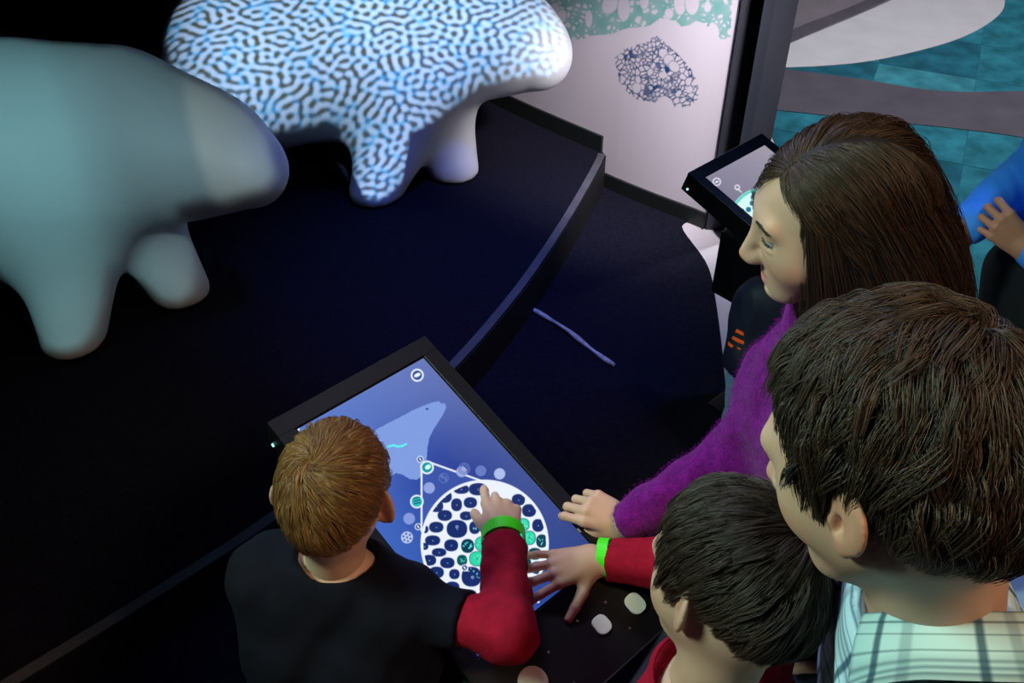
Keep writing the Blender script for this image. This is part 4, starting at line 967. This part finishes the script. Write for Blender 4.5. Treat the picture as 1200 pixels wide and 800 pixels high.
def man():
    s = 1.0; H = Head(P(1046, 538, .78), rot(134, 27, 2), 1.03, neck=P(1094, 694, .875), neck_r=.056); nk = P(1090, 672, .865); nb = nk+np.array([.03, .01, -.085])
    J = dict(neck=nb, chest=nb+np.array([.05, -.03, -.19]), pelvis=nb+np.array([.18, -.08, -.40]), shL=nb+np.array([-.04, -.175, -.06]), shR=nb+np.array([.05, .145, -.06]))
    J['elL'] = nb+np.array([.03, -.23, -.33]); J['wrL'] = nb+np.array([.04, -.24, -.56]); J['elR'] = nb+np.array([.20, .10, -.34]); J['wrR'] = nb+np.array([.12, .20, -.50])
    rt = np.array([nk[0]+.30, nk[1]-.16, 0.]); t = thing('person', 'man with short brown hair seen from behind in a pale blue plaid shirt', 'person', tuple(rt)); stand(J, 152, s, rt)
    lo, hi = bounds(J, list(J), .14*s); lo[2] = -.005; tone = SKIN*np.array([.95, .92, .9])
    hs = [hand_mesh(J['wr'+k], J['wr'+k]-J['el'+k], np.array([-.3, -.6*sd, .7]), 1., -sd, [(25, 30, 15)]*4, J['el'+k], tone, res=.003) for k, sd in (('L', 1), ('R', -1))]
    body(t, [H.mesh(.0022, tone)]+hs+[under(J, s, tone, lo, hi)])
    ml = lambda az: np.interp(np.abs(np.degrees(az)), [0, 30, 52, 62, 72, 80, 92, 102, 112, 125, 140, 180], [40, 38, 30, 16, -16, -16, 2, -4, -20, -36, -48, -54])
    cap = haircap(H, t, HM['cap_d'], .0035, ml)
    groom(H, 'strands', cap, HM['man'], 17000, 10, (-.60, -.25, .76), .050, .0185, ml, swirl=.5, clump=.50, nclump=420, radius=.00034, seed=9, mess=.26)
    H.eyes(t, (.1, .12, .12))
    sh = U(.04*s, trunk(J, s, .014), *[U(.03, rc(J['sh'+k], J['el'+k], .062, .056), rc(J['el'+k], J['wr'+k], .056, .044)) for k in 'LR']); sh = CUT(sh, J['pelvis']-np.array([0, 0, .10]), (0, 0, -1))
    up_ = H.c-nk; sh = neckhole(sh, nb, np.array([0, 0, 1.]), .070)
    V, F = nets(WRINKLE(sh, .002, 40, 4), lo, hi+.02, .007, 2); so = raw('shirt', V, F, plaid('plaid_shirt', 6., 6.), t, True)
    uv = so.data.uv_layers.new(name='UVMap'); li = np.zeros(len(so.data.loops), np.int32); so.data.loops.foreach_get('vertex_index', li)
    l = unit(J['shL']-J['shR']); q = V[li]-nk; uv.data.foreach_set('uv', np.stack([q@l*1.6, q[:, 2]*2.2+q@np.cross(l, [0, 0, 1])*1.], 1).astype(np.float32).ravel())
    # collar: a folded band round the neck, open at the front
    d = np.array([math.cos(R(152)), math.sin(R(152)), 0]); l = np.array([-d[1], d[0], 0]); tilt = unit(np.array([.10, 1.50, 1.])); e1 = unit(d-np.dot(d, tilt)*tilt); e2 = np.cross(tilt, e1); n = 90; prof = [(.064, -.010), (.065, .012), (.0665, .030), (.0685, .036), (.0715, .036), (.0745, .030), (.080, .010), (.086, -.010), (.090, -.022), (.088, -.0225), (.082, -.012), (.0755, .008), (.0715, .024)]
    v = []; f = []; uvc = []; c0 = P(1097, 756, .865)+np.array([.026, .004, -.004])
    for i in range(n):
        a = R(28+304*i/(n-1)); fr = abs(i/(n-1)-.5)*2; pt = max(0, (fr-.72)/.28)
        e = e1*math.cos(a)+e2*math.sin(a); e[0] *= 1.10
        for j, (r_, z_) in enumerate(prof):
            zz = z_ - (pt**1.5)*.018*(j in (7, 8, 9, 10)) - .012*fr; v.append(c0+e*r_*1.24+tilt*zz*.95); uvc.append((i/(n-1), np.clip((.036-z_)/.058, 0, 1) if j > 3 else 0.))
    k = len(prof)
    for i in range(n-1):
        for j in range(k): f.append((i*k+j, i*k+(j+1) % k, (i+1)*k+(j+1) % k, (i+1)*k+j))
    f += [tuple(range(k-1, -1, -1)), tuple((n-1)*k+j for j in range(k))]
    co = raw('collar', v, f, plaid('plaid_collar', 6.5, 1.), t, True); uv = co.data.uv_layers.new(name='UVMap'); li = np.zeros(len(co.data.loops), np.int32); co.data.loops.foreach_get('vertex_index', li); uv.data.foreach_set('uv', np.array(uvc)[li].astype(np.float32).ravel())
    lower_clothes(J, s, t, M['djeans'])
man()

# ---- child at the far table, mostly hidden by the woman
def child_far():
    s = .60; nk = P(922, 330, 2.35); H = Head(nk+np.array([.02, .02, .105]), rot(52, 20), .84, child=True, neck=nk, neck_r=.046)
    J = dict(neck=nk, chest=nk+np.array([0, 0, -.10]), pelvis=P(900, 424, 2.45), shL=P(890, 348, 2.40), shR=nk+np.array([.075, -.06, -.03]))
    J['elL'] = P(873, 410, 2.45); J['wrL'] = P(905, 402, 2.52); J['elR'] = nk+np.array([.12, -.04, -.16]); J['wrR'] = nk+np.array([.12, .08, -.10])
    rt = np.array([J['pelvis'][0]+.005, J['pelvis'][1], 0.]); t = thing('person', 'child in navy jacket with orange stripes, mostly hidden behind the woman\'s face', 'person', tuple(rt)); stand(J, 52, s, rt, .08)
    lo, hi = bounds(J, list(J), .14*s); lo[2] = -.005
    hs = [hand_mesh(J['wr'+k], J['wr'+k]-J['el'+k], np.array([0, 0, 1.]), .68, sd, [(25, 30, 15)]*4, J['el'+k], SKIN, res=.004) for k, sd in (('L', -1), ('R', 1))]
    body(t, [H.mesh(.004, SKIN)]+hs+[under(J, s, SKIN, lo, hi)])
    cap = haircap(H, t, HM['cap_d'], .010); groom(H, 'strands', cap, HM['brown'], 5000, 7, (-.7, 0, .7), .05, .014, radius=.0005, seed=13); H.eyes(t, (.05, .03, .02))
    ja = U(.03*s, trunk(J, s, .014), *[U(.02, rc(J['sh'+k], J['el'+k], .044, .044), rc(J['el'+k], J['wr'+k], .043, .034)) for k in 'LR']); ja = CUT(ja, J['pelvis']-np.array([0, 0, .04]), (0, 0, -1)); ja = neckhole(ja, nk, np.array([0, 0, 1.]), .058)
    cloth('jacket', ja, lo, hi+.02, M['jacket'], t, .007, .0015, 50, 3)
    for f_, hw in ((.22, .007), (.62, .0045), (.77, .0045), (.92, .0045)):
        tube_band('stripe', J['shL']*(1-f_)+J['elL']*f_, J['elL']-J['shL'], (.0480, .0475, .0470, .0465)[int(f_*4)], (.0480, .0475, .0470, .0465)[int(f_*4)], hw, .0025, M['orange'], t)
    lower_clothes(J, s, t, M['jeans'])
child_far()

# ---- grown-up in blue at the right edge, arms folded, head out of the picture
def onlooker():
    s = 1.0; nk = np.array([1.27, 1.66, 1.44]); H = Head(nk+np.array([-.05, .0, .16]), rot(178, 12), 1.0, neck=nk, neck_r=.058)
    J = dict(neck=nk, chest=nk+np.array([.0, -.01, -.20]), pelvis=np.array([1.17, 1.62, .93]), shL=nk+np.array([0, -.18, -.06]), shR=nk+np.array([0, .18, -.06]))
    J['elR'] = P(1232, 176, 2.10); J['wrR'] = P(1136, 262, 1.94); J['elL'] = P(1285, 340, 1.92); J['wrL'] = P(1214, 294, 1.87)
    rt = np.array([1.22, 1.62, 0.]); t = thing('person', 'person at the picture\'s edge with folded arms in bright blue sleeves', 'person', tuple(rt)); stand(J, 178, s, rt)
    lo, hi = bounds(J, list(J), .14*s); lo[2] = -.005; tone = SKIN*np.array([.72, .50, .46])
    W = P(1207, 294, 1.87); hl = hand_mesh(W, P(1164, 256, 1.87)-W, -ray(1170, 255), .92, -1, [(38, 60, 35), (42, 62, 35), (44, 62, 35), (44, 60, 35)], J['elL'], tone, res=.0025)
    hr = hand_mesh(J['wrR'], J['wrR']-J['elR'], np.array([0, -1., .5]), .95, 1, [(30, 40, 20)]*4, J['elR'], tone, res=.003)
    body(t, [H.mesh(.004, tone), hl, hr, under(J, s, tone, lo, hi)])
    cap = haircap(H, t, HM['cap_d'], .012); groom(H, 'strands', cap, HM['brown'], 5000, 7, (-.7, 0, .7), .05, .016, radius=.0005, seed=14); H.eyes(t, (.05, .03, .02))
    sh = U(.04, trunk(J, s, .016), *[U(.03, rc(J['sh'+k], J['el'+k], .062, .058), rc(J['el'+k], J['wr'+k], .056, .042)) for k in 'LR']); sh = CUT(sh, J['pelvis']+np.array([0, 0, .09]), (0, 0, -1))
    cloth('shirt', neckhole(sh, nk, np.array([0, 0, 1.]), .066), lo, hi+.02, M['blue'], t, .007, .0018, 34, 3)
    lower_clothes(J, s, t, M['trousers'])
onlooker()
